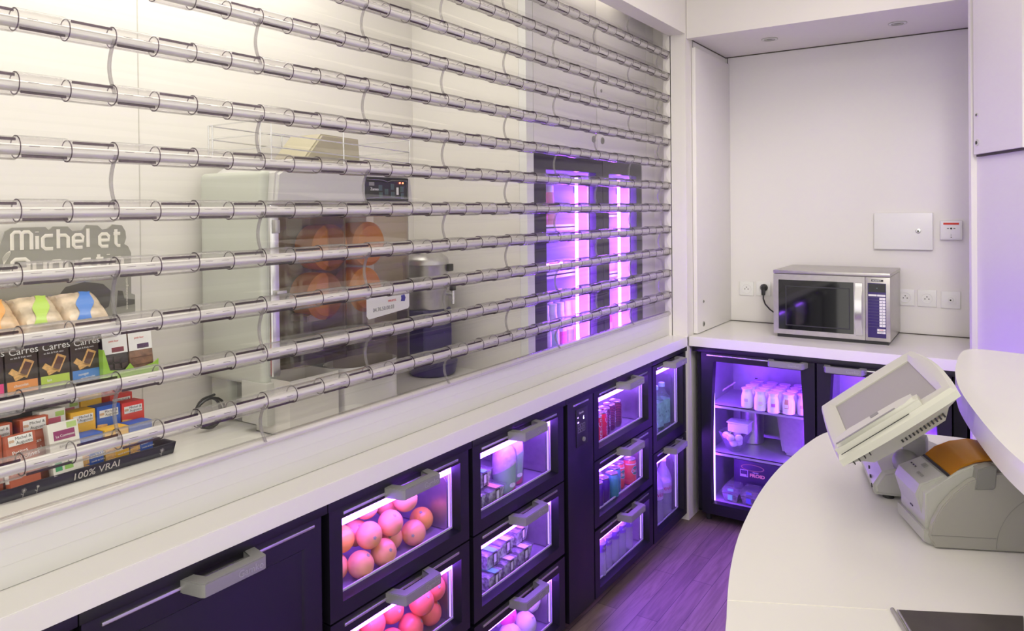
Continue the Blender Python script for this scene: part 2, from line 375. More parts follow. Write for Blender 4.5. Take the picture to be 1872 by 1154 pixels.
# raised bar
bar = [(.04, 2.536), (-.045, 2.560), (-.075, 2.558), (-.093, 2.545), (-.104, 2.512), (-.111, 2.45), (-.113, 2.36), (-.112, 2.25), (-.109, 2.17), (-.102, 2.08), (-.091, 1.98), (-.073, 1.87), (-.052, 1.76),
       (-.030, 1.655), (-.005, 1.549), (.022, 1.46), (.06, 1.36), (.12, 1.22), (.2, 1.05)]
bar = [(.40, 2.49)]+smooth(bar)+[(.40, .9)]
t = thing('raised_bar', (.3, 1.9, ZC), 'raised white bar top with a rounded corner above the service desk', 'counter')
obj('bar_top', B().prism(bar, 1.148, 1.20, bev=.003, seg=3), 'top', t)
obj('bar_support', B().box(.024, .06, .75, 1.395, ZC, 1.148).box(.2, .34, 1.2, 2.4, ZC, 1.148), 'white', t)

# ------------------------------------------------------------------ roller shutter
XS = -1.479
t = thing('roller_shutter', (XS, 2.0, ZC), 'clear roller shutter of hinged plastic panels closed down on the left worktop', 'shutter')
Y0, Y1 = .262, 3.696
obj('bottom_bar', B().box(XS-.016, XS+.001, Y0, Y1, ZC+.001, 1.066, .001).box(XS+.001, XS+.0016, Y0, Y1, 1.028, 1.0290).box(XS+.001, XS+.0016, Y0, Y1, 0.998, 0.9988), mat('shutter_bar', (.70, .695, .66), .35), t)
DZ = .1118; ZR = [1.073]+[1.170+.1145*k for k in range(13)]
NK = .08713; YK0 = .783-NK*6
def arc_sleeve(b, y0, y1, z, up):
    n = 18; r = .0195; off = .0035 if up else -.0045
    b.lathe([(r, y0), (r, y1)], (XS, 0, z+off), n, 'y', 0)
    zz = z+off+(.0150 if up else -.0150)
for k, z in enumerate(ZR):
    if z > 2.53: break
    obj('hinge_rod', B().cyl((XS, Y0, z-.003), .0105, Y1-Y0, 'y', 14), 'rod', t)
    b = B(); i = 0; y = YK0
    small = (k == 0)
    while y < Y1-.01:
        up = (i % 2 == 0); y1 = min(y+NK-.0012, Y1)
        r = .0125 if small else .0215; off = 0 if small else (.0012 if up else -.0012)
        n = 20; vs = []; fs = []
        # open curled sleeve: clear wall with a free lip
        for q, rr in ((0, r), (1, r-.0018)):
            for yy in (y, y1):
                for j in range(n): vs.append((XS+rr*math.cos(2*PI*j/n), yy, z+off+rr*math.sin(2*PI*j/n)))
        for j in range(n):
            jj = (j+1) % n
            fs += [(j, jj, n+jj, n+j), (2*n+j, 2*n+jj, 3*n+jj, 3*n+j), (j, jj, 2*n+jj, 2*n+j), (n+j, n+jj, 3*n+jj, 3*n+j)]
        b.add(vs, fs, 0)
        if not small:
            zl = z+off+(-.0165 if up else .0150); xl = XS+(.0138 if up else .0154)
            b.ring([(XS+r*math.cos(PI*j/10), z+off+r*math.sin(PI*j/10)) for j in range(20)], [(XS+(r-.0022)*math.cos(PI*j/10), z+off+(r-.0022)*math.sin(PI*j/10)) for j in range(20)], y, y+.0012, 'y', 1)
            b.box(xl-.001, xl+.0012, y+.004, y1-.004, zl-.0026, zl+.0026, .0008, 1, 1)
            if up:
                for f in (.25, .72): b.box(XS+.0212, XS+.0219, y+f*NK-.008, y+f*NK+.010, z+off+.0005, z+off+.0012, 0, 1)
        y += NK; i += 1
    obj('hinge_sleeve', b, ['sleeve', 'lip'], t)
def pcurve(f, z0, z1): return XS+.012-.020*math.sin(PI*f), z0+(z1-z0)*f
for k in range(len(ZR)-1):
    z0, z1 = ZR[k]+.016, min(ZR[k+1]-.016, 2.62)
    if z0 > 2.53: continue
    ys = (.783-.697) if k % 2 else (1.130-.697)
    y = ys if ys < Y0+.697 else ys-.697
    if y > Y0: y -= .697
    while y < Y1-.02:
        ya, yb = max(y, Y0), min(y+.697, Y1)
        b = B(); n = 8; vs = []; fs = []
        for j in range(n+1):
            x, zz = pcurve(j/n, z0, z1); vs += [(x, ya+.001, zz), (x, yb-.001, zz)]
        for j in range(n): fs.append((2*j, 2*j+1, 2*j+3, 2*j+2))
        b.add(vs, fs, 0)
        if ya > Y0+.01:
            for s in (0,):
                vs = []; fs = []
                for j in range(13):
                    x, zz = pcurve(j/12, z0-.014, z1+.012)
                    for dx, dy in ((-.003, -.0026), (.003, -.0026), (.003, .0026), (-.003, .0026)): vs.append((x+dx, ya+dy, zz))
                for j in range(12):
                    for q in range(4): fs.append((4*j+q, 4*j+(q+1) % 4, 4*j+4+(q+1) % 4, 4*j+4+q))
                b.add(vs, fs, 1)
        obj('slat_panel', b, ['panel', 'seamclear'], t)
        y += .697
t = thing('shutter_rail', (XS, 3.70, ZC), 'vertical guide channel of the roller shutter beside the white post', 'rail')
obj('channel', B().box(-1.500, -1.458, 3.7025, 3.712, ZC, 2.55).box(-1.462, -1.458, 3.688, 3.706, ZC, 2.527), 'white', t)
obj('brush', B().box(-1.495, -1.463, 3.6965, 3.7025, ZC+.001, 2.55), 'dark', t)

# ------------------------------------------------------------------ under-counter refrigerated cabinets
XD = -1.385
def rect(y0, y1, z0, z1): return [(y0, z0), (y1, z0), (y1, z1), (y0, z1)]
def grip(y0, y1, zc, xd=XD, p=.060):
    h = .0145
    return B().prism([(xd+.0, y0), (xd+.052, y0+.010), (xd+p, y0+.016), (xd+p, y1-.016), (xd+.052, y1-.010), (xd, y1), (xd, y1-.028), (xd+.036, y1-.034), (xd+.036, y0+.034), (xd, y0+.028)],
                     zc-h, zc+h, 'z', bev=.002)
def drawer(t, y0, y1, z0, z1, wz0, wz1, deep=.42, led=True, name='drawer'):
    yc = (y0+y1)/2; wy0, wy1 = y0+.048, y1-.047
    d = obj(name, B().ring(rect(y0, y1, z0, z1), rect(wy0-.006, wy1+.006, wz0-.006, wz1+.003), XD-.028, XD, 'x', inner_back=rect(wy0, wy1, wz0, wz1)), 'black', t)
    obj('handle_rail', B().box(XD, XD+.004, wy0-.004, wy1+.012-.02, z1-.019, z1-.011, .001), 'chrome', d)
    obj('handle', grip(yc-.088, yc+.088, z1-.013), 'handle', d)
    text('brand_lettering', 'Gamko', .021, (XD+.0603, yc+.004, z1-.020), Yp, Zp, 'emboss', d, ext=.0006)
    obj('glass_pane', B().box(XD-.026, XD-.022, wy0-.01, wy1+.01, wz0-.01, wz1+.01), 'glass', d)
    obj('gasket', B().ring(rect(wy0-.012, wy1+.012, wz0-.012, wz1+.012), rect(wy0+.001, wy1-.002, wz0+.005, wz1+.002), XD-.033, XD-.029, 'x'), 'gasket', d)
    ly0, ly1, lz0, lz1 = wy0-.035, wy1+.012, wz0-.018, wz1+.012
    x0, x1 = XD-deep, XD-.035
    l = obj('liner', B().box(x0, x1, ly0, ly1, lz0-.003, lz0).box(x0, x1, ly0, ly1, lz1, lz1+.003).box(x0, x1, ly0-.003, ly0, lz0, lz1).box(x0, x1, ly1, ly1+.003, lz0, lz1).box(x0-.003, x0, ly0, ly1, lz0, lz1), 'liner', t)
    sc = B()
    for zz in (lz0+.025, lz0+(lz1-lz0)*.62): sc.sphere((x1-.035, ly1-.002, zz), .0042, u=10, v=6)
    obj('screw', sc, 'screw', l)
    obj('side_plate', B().prism([(x0+.02, lz0+.004), (x1-.02, lz0+.004), (x1-.02, lz0+(lz1-lz0)*.66), (x1-.032, lz0+(lz1-lz0)*.72), (x0+.02, lz0+(lz1-lz0)*.72)], ly1-.006, ly1-.004, 'y'), 'steel', l)
    if led:
        obj('light_strip', B().box(XD-.050, XD-.036, wy0-.005, wy1+.0, wz1-.034, wz1+.006), 'led', l)
        obj('side_light', B().box(XD-.045, XD-.040, wy1+.001, wy1+.0038, wz0, wz1), 'led_side', l)
    return lz0
D3 = [(.605, .882, .650, .850), (.330, .600, .372, .556), (.045, .318, .080, .270)]
D2 = [(.467, .878, .522, .848), (.040, .462, .080, .412)]
def unit(y0, y1, label, rows, dy0=None, dy1=None, deep=.42):
    t = thing('refrigerated_cabinet', (XD, (y0+y1)/2, 0), label, 'fridge', 'under-counter fridges on the left')
    # carcass: shell behind the drawer fronts (sides, back, bottom, divider rails)
    xb, xf = XD-deep-.012, XD-.034
    b = B().box(xb, xf, y0, y0+.012, .045, .884).box(xb, xf, y1-.012, y1, .045, .884).box(xb-.01, xb, y0, y1, .045, .884).box(xb, xf, y0, y1, .030, .045).box(xb, xf, y0, y1, .876, .884)
    for r in rows[:-1]: b.box(xf-.02, xf, y0, y1, r[0]-.008, r[0]+.004)
    obj('carcass', b, 'gap', t)
    obj('top_band', B().box(XD-.03, XD+.004, y0+.0008, y1-.0008, .884, .9065, .001), 'black', t)
    for yy in (y0+.04, y1-.03): obj('foot', B().cyl((XD-.06, yy, 0), .016, .03, 'z', 14), 'dark', t)
    for r in rows: drawer(t, dy0 if dy0 else y0+.006, dy1 if dy1 else y1-.016, *r, deep=deep)
    return t
unit(1.243, 1.830, 'black three-drawer fridge full of oranges, right of the solid-door fridge', D3, 1.250, 1.815)
unit(1.831, 2.418, 'black three-drawer fridge with salad tubs and bagged cups in the left run', D3, 1.836, 2.404)
t4 = unit(2.419, 3.238, 'black fridge with a thermostat panel and three drawers of cans and water', D3, 2.650, 3.236, deep=.18)
o = obj('side_panel', B().box(XD-.03, XD, 2.436, 2.642, .045, .882, .001), 'black', t4)
obj('rail', B().box(XD, XD+.004, 2.475, 2.600, .864, .871, .001), 'chrome', o)
b = B().box(XD, XD+.003, 2.500, 2.592, .700, .846, .0012)
p = obj('thermostat', b, 'dark', t4)
obj('lamp_dot', B().box(XD+.003, XD+.0036, 2.508, 2.520, .792, .798).box(XD+.003, XD+.0036, 2.508, 2.516, .812, .817), emis('violet_dot', (.5, .3, 1), 3), p)
kb = B()
for r in range(2):
    for c in range(3): kb.ring(rect(2.512+c*.020, 2.528+c*.020, .772-r*.018, .786-r*.018), rect(2.5135+c*.020, 2.5265+c*.020, .7735-r*.018, .7845-r*.018), XD+.003, XD+.0036, 'x')
obj('key_outline', kb, mat('key_grey', (.25, .22, .3), .5), p)
text('reading', '6', .022, (XD+.0034, 2.552, .800), Yp, Zp, emis('led_digit', (.8, .7, 1), 2.5), p, ext=.0002)
text('maker_lettering', 'Gamko', .013, (XD+.0034, 2.520, .826), Yp, Zp, mat('panel_print', (.6, .55, .65), .5), p, ext=.0002)
obj('knob', B().lathe([(.009, 0), (.008, .006), (.001, .007)], (XD+.003, 2.555, .722), 16, 'x'), 'greyp', p)
unit(3.239, 3.690, 'narrow black fridge with two tall drawers of bottles beside the white post', D2, 3.248, 3.676, deep=.18)
# solid door unit and the one beyond the left edge
for y0, y1, lab in ((.659, 1.242, 'black fridge with a solid door and grey grip handle, nearest the camera on the left'), (.07, .658, 'black fridge at the bottom left corner, left of the solid-door fridge')):
    t = thing('refrigerated_cabinet', (XD, (y0+y1)/2, 0), lab, 'fridge', 'under-counter fridges on the left')
    obj('carcass', B().box(XD-.53, XD-.034, y0+.002, y1-.002, .03, .884), 'gap', t)
    obj('top_band', B().box(XD-.03, XD+.004, y0+.0008, y1-.0008, .884, .9065, .001), 'black', t)
    d0, d1 = y0+.006, y1-.018; yc = (d0+d1)/2
    d = obj('door', B().box(XD-.03, XD-.006, d0, d1, .045, .882, .001).ring(rect(d0, d1, .045, .882), [(d0+.05, .10), (d1-.052, .10), (d1-.046, .823), (d0+.044, .823)], XD-.008, XD, 'x', inner_back=[(d0+.056, .106), (d1-.064, .106), (d1-.058, .817), (d0+.05, .817)]), 'black', t)
    obj('handle_rail', B().box(XD, XD+.004, d0+.035, d1-.023, .864, .871, .001), 'chrome', d)
    obj('handle', grip(yc-.088, yc+.088, .870), 'handle', d)
    text('brand_lettering', 'Gamko', .021, (XD+.0603, yc+.004, .863), Yp, Zp, 'emboss', d, ext=.0006)

# ------------------------------------------------------------------ back under-counter fridge (two glass doors)
YB = 3.71
t = thing('refrigerated_cabinet', (-.75, YB, 0), 'black glass-door fridge glowing violet under the microwave worktop', 'fridge')
xL, xR = -1.345, -.145
b = B()
for x0, x1 in ((xL, -1.323), (-.7575, -.7505), (-.195, xR)): b.box(x0, x1, YB+.03, 4.28, .05, .884)
b.box(xL, xR, 4.27, 4.28, .05, .884).box(xL, xR, YB+.03, 4.28, .876, .884).box(xL, xR, YB+.03, 4.28, .045, .055)
obj('carcass', b, 'gap', t)
obj('top_band', B().box(-1.360, -.145, YB-.003, YB+.03, .882, .9065, .001), 'black', t)
for xx in (-1.30, -.78): obj('foot', B().cyl((xx, YB+.06, 0), .014, .05), 'dark', t)
def rq(x0, x1, z0, z1): return [(x0, z0), (x1, z0), (x1, z1), (x0, z1)]
for n, (x0, x1) in enumerate(((-1.314, -.760), (-.750, -.20))):
    def outl(x0, x1, z0, z1, k):   # gently bowed opening, same count for all outlines
        pts = []
        for i in range(7): f = i/6; pts.append((x1-k*(1-math.sin(PI*min(1, .25+f*.75)))*.5-(.012*f**3 if k else 0), z0+(z1-z0)*f))
        for i in range(7): f = 1-i/6; pts.append((x0+k*(1-math.sin(PI*min(1, .25+f*.75)))*.5+(.012*f**3 if k else 0), z0+(z1-z0)*f))
        return pts
    wx0, wx1 = x0+.052, x1-.052
    d = obj('door', B().ring(outl(x0, x1, .050, .880, 0), outl(wx0-.006, wx1+.006, .106, .838, .012), YB+.028, YB, 'y', inner_back=outl(wx0, wx1, .113, .834, .012)), 'black', t)
    obj('glass_pane', B().box(x0+.03, x1-.03, YB+.022, YB+.026, .09, .86), 'glass', d)
    ha, hb = (x1-.215, x1-.030) if n == 0 else (x0+.032, x0+.217)
    obj('handle_rail', B().box(x0+.03, x1-.03, YB-.004, YB, .864, .871, .001), 'chrome', d)
    hp = [(ha, YB), (ha+.010, YB-.048), (ha+.018, YB-.056), (hb-.018, YB-.056), (hb-.010, YB-.048), (hb, YB), (hb-.028, YB), (hb-.032, YB-.034), (ha+.032, YB-.034), (ha+.028, YB)]
    obj('handle', B().prism(hp, .852, .880, 'z', bev=.002), 'handle', d)
    text('brand_lettering', 'Gamko', .018, ((ha+hb)/2+.012, YB-.0563, .860), Xp, Zp, 'emboss', d, ext=.0006)
    ly = YB+.035; i0, i1 = x0+.014, x1-.012
    l = obj('liner', B().box(i0, i1, ly, 4.20, .085, .090).box(i0, i1, ly, 4.20, .870, .875).box(i0-.004, i0, ly, 4.20, .09, .87).box(i1, i1+.004, ly, 4.20, .09, .87).box(i0, i1, 4.20, 4.205, .085, .875), 'liner', t)
    obj('edge_light', B().box(i0+.0365, i0+.0425, ly-.002, ly+.006, .11, .80), 'led_edge', l)
    obj('light_strip', B().box(i0+.004, i0+.011, ly+.012, ly+.040, .11, .80), 'led_back', l)  # extra LED hidden behind the door frame, added to brighten the shelves
    obj('light_strip', B().box(i0+.03, i1-.03, ly, ly+.010, .845, .862), 'led_back', l)
    obj('light_strip', B().box(i1-.011, i1-.004, ly+.012, ly+.040, .11, .80), 'led_back', l)  # same hidden extra LED on the right side, added for more violet light
    for z in (.592, .345):
        obj('shelf', B().box(i0+.003, i1-.003, ly+.045, 4.17, z, z+.004).box(i0+.003, i1-.003, ly+.045, ly+.048, z-.012, z+.004), 'liner', l)

# ------------------------------------------------------------------ upright fridge behind the shutter
t = thing('upright_fridge', (XF, 3.06, 0), 'tall double glass-door drinks fridge glowing violet behind the shutter', 'fridge')
MD = mat('fridge_frame', (.035, .03, .045), .35)
yA, yM, yZ = 2.533, 3.148, 3.598
obj('carcass', B().box(-2.16, -1.625, yA, yA+.03, .05, 1.875).box(-2.16, -1.625, yM-.02, yM+.02, .05, 1.875).box(-2.16, -1.625, yZ-.03, yZ, .05, 1.875).box(-2.17, -2.16, yA, yZ, .05, 1.875).box(-2.16, -1.625, yA, yZ, 1.80, 1.875).box(-2.16, -1.625, yA, yZ, .05, .12),
    mat('fridge_inner', (.80, .78, .84), .35), t)
for n, (y0, y1, w0, w1) in enumerate(((yA+.002, yM-.002, 2.628, 3.078), (yM+.002, yZ-.002, 3.212, 3.530))):
    d = obj('door', B().ring(rect(y0, y1, .06, 1.872), rect(w0, w1, .16, 1.792), -1.622, XF-.002, 'x'), MD, t)
    obj('glass_pane', B().box(-1.606, -1.602, w0-.01, w1+.01, .15, 1.80), 'glass', d)
    obj('seal', B().box(-1.630, -1.624, w1-.006, w1+.004, .16, 1.79).box(-1.630, -1.624, w0-.006, w0+.002, .16, 1.79), 'white', d)
    ll = obj('light_tube', B().cyl((-1.662, w1-.052, .20), .007, 1.57, 'z', 12), 'led_up', t)
    obj('tube_clip', B().box(-1.676, -1.668, w1-.058, w1-.046, .25, .28).box(-1.676, -1.668, w1-.058, w1-.046, 1.70, 1.73), 'greyp', ll)
    for z in ((.965, 1.33, 1.545) if n == 0 else (.965, 1.29, 1.60)):
        sh = obj('shelf', B().box(-2.12, -1.70, y0+.05, y1-.05, z-.006, z).box(-1.703, -1.70, y0+.05, y1-.05, z-.018, z+.010), 'white', t)
        if n == 0 and z == 1.33: obj('light_tube', B().cyl((-1.715, y0+.08, z+.045), .006, .36, 'y', 10), 'led_up', sh)
    for f in (.3, .55): pass
    obj('shelf_rail', B().box(-2.158, -2.150, y0+.24, y0+.262, .2, 1.78), 'steel', t)

# ================================================================== contents
def rzmat(loc, rz): return Matrix.Translation(loc) @ Matrix.Rotation(rz, 4, 'Z')

# ---- oranges
orange_m = mat('orange_peel', (.88, .42, .17), .38, noise=.12, nscale=14, bump=.35)
blood_m = mat('red_orange_peel', (.80, .20, .08), .38, noise=.15, nscale=14, bump=.35)
yell_m = mat('yellow_orange_peel', (.80, .42, .06), .38, noise=.12, nscale=14, bump=.35)
stem_m = mat('stem_end', (.30, .33, .20), .7)
def make_orange(m, r=.0365):
    t = thing('orange', (0, 0, 0), '', 'orange')
    b = B().sphere((0, 0, 0), r, (1, 1, .96), 28, 18); obj('peel', b, m, t)
    s = B()
    s.lathe([(.0042, 0), (.0036, .0012), (.001, .0014)], (0, 0, r*.952), 8)
    for k in range(5):
        a_ = k*2*PI/5; s.box(-.001, .001, 0, .005, 0, .0012, mtx=Matrix.Translation((0, 0, r*.954)) @ Matrix.Rotation(a_, 4, 'Z'))
    obj('stem_end', s, stem_m, t); return t
ol = 'orange in the upper citrus drawer, '
spots = [(-1.452, 1.420, .669, 0, 'front of the bottom layer, nearest the left corner'), (-1.450, 1.506, .669, 1, 'second along the bottom layer at the glass'),
         (-1.500, 1.585, .669, 1, 'half hidden behind the second one of the bottom layer'), (-1.505, 1.730, .670, 3, 'last of the bottom layer, towards the right side plate'),
         (-1.462, 1.645, .670, 0, 'yellowest, low in front near the right end'),
         (-1.500, 1.372, .669, 1, 'cut off by the left edge of the window, low down'), (-1.505, 1.400, .733, 3, 'pale, left edge of the window halfway up'),
         (-1.464, 1.464, .729, 0, 'middle layer, blue-grey stem end facing out'), (-1.470, 1.556, .729, 2, 'middle layer, right of the one with a visible stem end'),
         (-1.530, 1.478, .715, 2, 'deep in the pile behind the middle layer'), (-1.512, 1.500, .788, 0, 'top layer under the light strip'),
         (-1.545, 1.620, .745, 2, 'reddish, tucked under the handle'), (-1.478, 1.628, .772, 1, 'top right, knobbly yellow patch beneath the handle')]
protos = {}
def orange_pile(spots, pre, group, mats, r=.0365):
    for i, (x, y, z, k, lab) in enumerate(spots):
        mm = mats[k % len(mats)]
        o = copy_tree(protos[mm.name]) if mm.name in protos else protos.setdefault(mm.name, make_orange(mm, r))
        o.location = (x, y, z); o['label'] = pre+lab; o['group'] = group
        o.rotation_euler = (random.uniform(-.3, .3), random.uniform(.5, 1.6), random.uniform(-1.2, .9))
def trim(s): return ' '.join(s.split()[:16])
orange_pile([(x, y, z, k, trim(l)) for x, y, z, k, l in spots], 'upper drawer orange, ', 'oranges in the upper drawer', [orange_m, orange_m, orange_m, yell_m])
protos2 = dict(protos); protos.clear()
spots2 = [(-1.470, 1.455, .392, 0, 'bottom layer nearest the left corner'), (-1.460, 1.545, .392, 1, 'bottom layer, second from the left'), (-1.468, 1.635, .392, 0, 'bottom layer, third from the left'), (-1.470, 1.722, .396, 1, 'bottom layer, at the right end'),
          (-1.510, 1.420, .450, 1, 'cut off by the left window edge'), (-1.500, 1.508, .452, 0, 'second layer, pale highlight on top'), (-1.505, 1.592, .452, 1, 'second layer, directly under the handle'),
          (-1.458, 1.672, .453, 0, 'second layer, right of the handle'), (-1.470, 1.742, .462, 1, 'second layer with a clear stem scar, far right'), (-1.520, 1.700, .500, 0, 'topmost, behind the right end of the handle'), (-1.545, 1.610, .505, 1, 'topmost, hidden behind the handle')]
orange_pile(spots2, 'red-orange fruit in the second drawer, ', 'oranges in the second drawer', [blood_m, blood_m], .0385)

# ---- pale round vegetables in the bottom drawer of the middle fridge
def make_bulb(m, r):
    t = thing('turnip', (0, 0, 0), '', 'vegetable')
    obj('skin', B().lathe([(1e-5, -r*.98), (r*.35, -r*.9), (r*.8, -r*.55), (r, 0), (r*.88, r*.45), (r*.5, r*.84), (r*.2, r*1.0), (1e-5, r*1.04)], (0, 0, 0), 24), m, t)
    obj('root_tip', B().lathe([(r*.1, 0), (r*.04, .008), (.0004, .014)], (0, 0, r*1.02), 8), m, t); return t
pinkv = mat('pink_skin', (.75, .10, .28), .35, noise=.1, nscale=20)
pv = make_bulb(M['skinw'], .043); pp = make_bulb(pinkv, .036)
for i, (x, y, z, lab) in enumerate([(-1.470, 2.258, .107, 'large white turnip at the front right of the bottom drawer'), (-1.500, 2.335, .150, 'white turnip leaning high against the right side plate'), (-1.475, 2.165, .107, 'white turnip in front of the pink one'),
                                    (-1.480, 2.055, .112, 'white turnip at the left edge of the bottom drawer'), (-1.545, 2.20, .145, 'pale turnip behind the pink one in the bottom drawer')]):
    o = pv if i == 0 else copy_tree(pv); place(o, (x, y, z), 0, lab, 'white turnips in the bottom drawer'); o.rotation_euler = (.5*i, .8+.3*i, i)
place(pp, (-1.500, 2.185, .182-.02), 0, 'bright pink turnip among the white ones in the bottom drawer'); pp.rotation_euler = (.3, 1.2, 0)

# ---- salad tubs (clear deli boxes with flared sides)
tubm = clear('deli_box', (.93, .95, .93), (.7, .72, .75), 1.45, .03, haze=.06)
saladm = mat('mixed_salad', (.72, .68, .68), .5, noise=.75, nscale=90, bump=.6)
saladr = mat('berry_salad', (.76, .62, .66), .5, noise=.7, nscale=70, bump=.6)
greenl = mat('mint_label', (.16, .62, .42), .5); orl = mat('orange_label', (.85, .50, .25), .5)
def frust(b, w0, d0, w1, d1, z0, z1, mi=0, n=1):
    v = [(-w0, -d0, z0), (w0, -d0, z0), (w0, d0, z0), (-w0, d0, z0), (-w1, -d1, z1), (w1, -d1, z1), (w1, d1, z1), (-w1, d1, z1)]
    return b.add(v, [(0, 3, 2, 1), (4, 5, 6, 7), (0, 1, 5, 4), (1, 2, 6, 5), (2, 3, 7, 6), (3, 0, 4, 7)], mi)
def make_tub(sal, lab):
    t = thing('salad_tub', (0, 0, 0), '', 'tub')
    obj('salad', frust(B(), .030, .034, .037, .042, .002, .050), sal, t)
    obj('tub', frust(B(), .031, .035, .039, .044, 0, .053), tubm, t)
    obj('lid', B().box(-.042, .042, -.047, .047, .053, .058, .001), tubm, t)
    obj('lid_label', B().box(-.012, .0425, -.014, .014, .0582, .0588), lab, t)
    s = obj('side_label', B().ring(rect(-.011, .011, .008, .052), rect(-.0085, .0085, .011, .049), .0405, .0412, 'x').box(.0400, .0408, -.007, .007, .020, .046), ['ink', 'paper'], t)
    s.data.polygons.foreach_set('material_index', [0]*16+[1]*(len(s.data.polygons)-16))
    return t
ta = make_tub(saladm, greenl); tb = make_tub(saladr, orl); tc = make_tub(saladm, M['paper'])
def tubs(lst, group):
    used = {}
    for k, x, y, z, rz, lab in lst:
        p = (ta, tb, tc)[k]
        o = p if not p.get('u') else copy_tree(p)
        p['u'] = 1; place(o, (x, y, z), rz, lab, group)
tubs([(0, -1.490, 1.990, .692, .02, 'clear salad tub with a mint lid label, upper of the two in the top drawer'), (1, -1.465, 2.030, .633, -.05, 'clear salad tub with an orange lid label, lower front in the top drawer'),
      (2, -1.470, 1.930, .633, .03, 'clear salad tub cut off by the left window edge of the top drawer'), (2, -1.575, 1.960, .633, .0, 'clear salad tub at the back left of the top drawer')], 'salad tubs in the top drawer')
tubs([(0, -1.462, 2.010, .355, .05, 'salad tub with a mint lid label, lower left in the second drawer'), (0, -1.480, 2.030, .414, .0, 'salad tub with a mint lid label stacked on the lower left one'),
      (2, -1.470, 2.115, .355, .03, 'salad tub with a pale lid label, second along the lower row'), (2, -1.490, 2.125, .414, -.03, 'salad tub with a green side label, stacked second from the left'),
      (2, -1.475, 2.218, .355, -.04, 'salad tub with a pale lid label, third along the lower row'), (1, -1.500, 2.235, .414, .06, 'salad tub under the handle, stacked third from the left'),
      (2, -1.565, 2.300, .355, .0, 'salad tub at the back right of the second drawer'), (2, -1.560, 2.310, .414, .0, 'topmost salad tub at the back right of the second drawer')], 'salad tubs in the second drawer')
del ta['u'], tb['u'], tc['u']
# ---- bags of marshmallow-like sweets with a green and pink wave band
sweet = mat('pink_sweets', (.85, .62, .72), .5, noise=.25, nscale=60, bump=.8)
film = clear('clear_film', (.97, .98, .98), (.8, .85, .85), 1.4, .08, haze=.08)
gband = mat('pale_green_band', (.36, .62, .38), .45); pband = mat('raspberry_band', (.75, .05, .22), .45)
for x, y, lab, h in ((-1.468, 2.130, 'bagged cup of pink ice with a green wave band, left one in the top drawer', 0), (-1.500, 2.225, 'bagged cup of pink ice with a green wave band, right one in the top drawer', .01)):
    t = thing('bagged_cup', (x, y, .633), lab, 'bag', 'bagged cups in the top drawer')
    obj('sweets', B().lathe([(.036, .002), (.040, .05), (.043, .10+h), (.040, .135+h), (.030, .155+h), (.010, .163+h), (1e-4, .164+h)], (x, y, .633), 24), sweet, t)
    bm_ = B(); n = 28; vs = []; fs = []
    for j in range(n):
        a_ = 2*PI*j/n; top = .085+.022*math.sin(a_+1.2)+h
        for rr, zz in ((.0375, .003), (.0435, top)): vs.append((x+rr*math.cos(a_), y+rr*math.sin(a_), .633+zz))
    for j in range(n): k = (j+1) % n; fs.append((2*j, 2*k, 2*k+1, 2*j+1))
    obj('green_band', bm_.add(vs, fs), gband, t)
    bm_ = B(); vs = []; fs = []
    for j in range(n):
        a_ = 2*PI*j/n; top = .020+.018*max(-.8, math.sin(a_+.1))
        for rr, zz in ((.0382, .002), (.0400, top)): vs.append((x+rr*math.cos(a_), y+rr*math.sin(a_), .633+zz))
    for j in range(n): k = (j+1) % n; fs.append((2*j, 2*k, 2*k+1, 2*j+1))
    obj('pink_band', bm_.add(vs, fs), pband, t)
    obj('oval_badge', B().lathe([(.013, 0), (.013, .001)], (0, 0, 0), 20, 'x', mtx=Matrix.Translation((x, y, .633)) @ Matrix.Rotation(-.25, 4, 'Z') @ Matrix.Translation((.0425, 0, .036)) @ Matrix.Diagonal((1, 1, .6, 1))), 'paper', t)
    f = [(.041, 0), (.0455, .06), (.0465, .12+h), (.041, .150+h), (.022, .170+h), (.020, .185+h), (.032, .205+h)]
    obj('bag_film', B().lathe(f, (x, y, .633), 20), film, t)

# ---- cans
canm = mat('can_top', (.75, .75, .76), .25, .9)
def make_can(m, lines=None, r=.0305, h=.115, name='drink_can', lm='white', extra=None):
    t = thing(name, (0, 0, 0), '', 'can')
    obj('body', B().lathe([(r*.80, 0), (r*.93, .006), (r, .012), (r, h-.018), (r*.86, h-.006)], (0, 0, 0), 32), m, t)
    obj('lid', B().lathe([(r*.86, h-.006), (r*.89, h-.001), (r*.86, h), (r*.80, h-.003), (1e-4, h-.003)], (0, 0, 0), 28).box(-.006, .010, -.005, .005, h-.0025, h-.001, .0008), canm, t)
    obj('bottom_rim', B().lathe([(r*.72, -.0002), (r*.82, .001), (r*.935, .0068)], (0, 0, 0), 28), canm, t)
    for (s, sz, lm_, vert, ang_) in (lines or []):
        me = None
        cu = bpy.data.curves.new('lettering', 'FONT'); cu.body = s; cu.size = sz; cu.align_x = 'CENTER'; cu.align_y = 'CENTER'; cu.shear = .25 if vert else 0; cu.resolution_u = 2
        tt = bpy.data.objects.new('x', cu); C.objects.link(tt); me = bpy.data.meshes.new_from_object(tt); bpy.data.objects.remove(tt)
        for v in me.vertices:
            u, w = (v.co.x, v.co.y)
            if vert: u, w = -v.co.y, v.co.x
            a_ = ang_+u/r; v.co = Vector(((r+.0003)*math.cos(a_), (r+.0003)*math.sin(a_), h*.5+w+(vert if isinstance(vert, float) else 0)))
        me.materials.clear(); me.materials.append(M[lm_] if isinstance(lm_, str) else lm_)
        o = bpy.data.objects.new('lettering', me); C.objects.link(o); o.parent = t; ROOT[o.name] = Vector()
    if extra: extra(t, r, h)
    return t
cokered = mat('can_red', (.80, .02, .05), .3, .35); blackred = mat('can_dark_red', (.10, .008, .02), .3, .35)
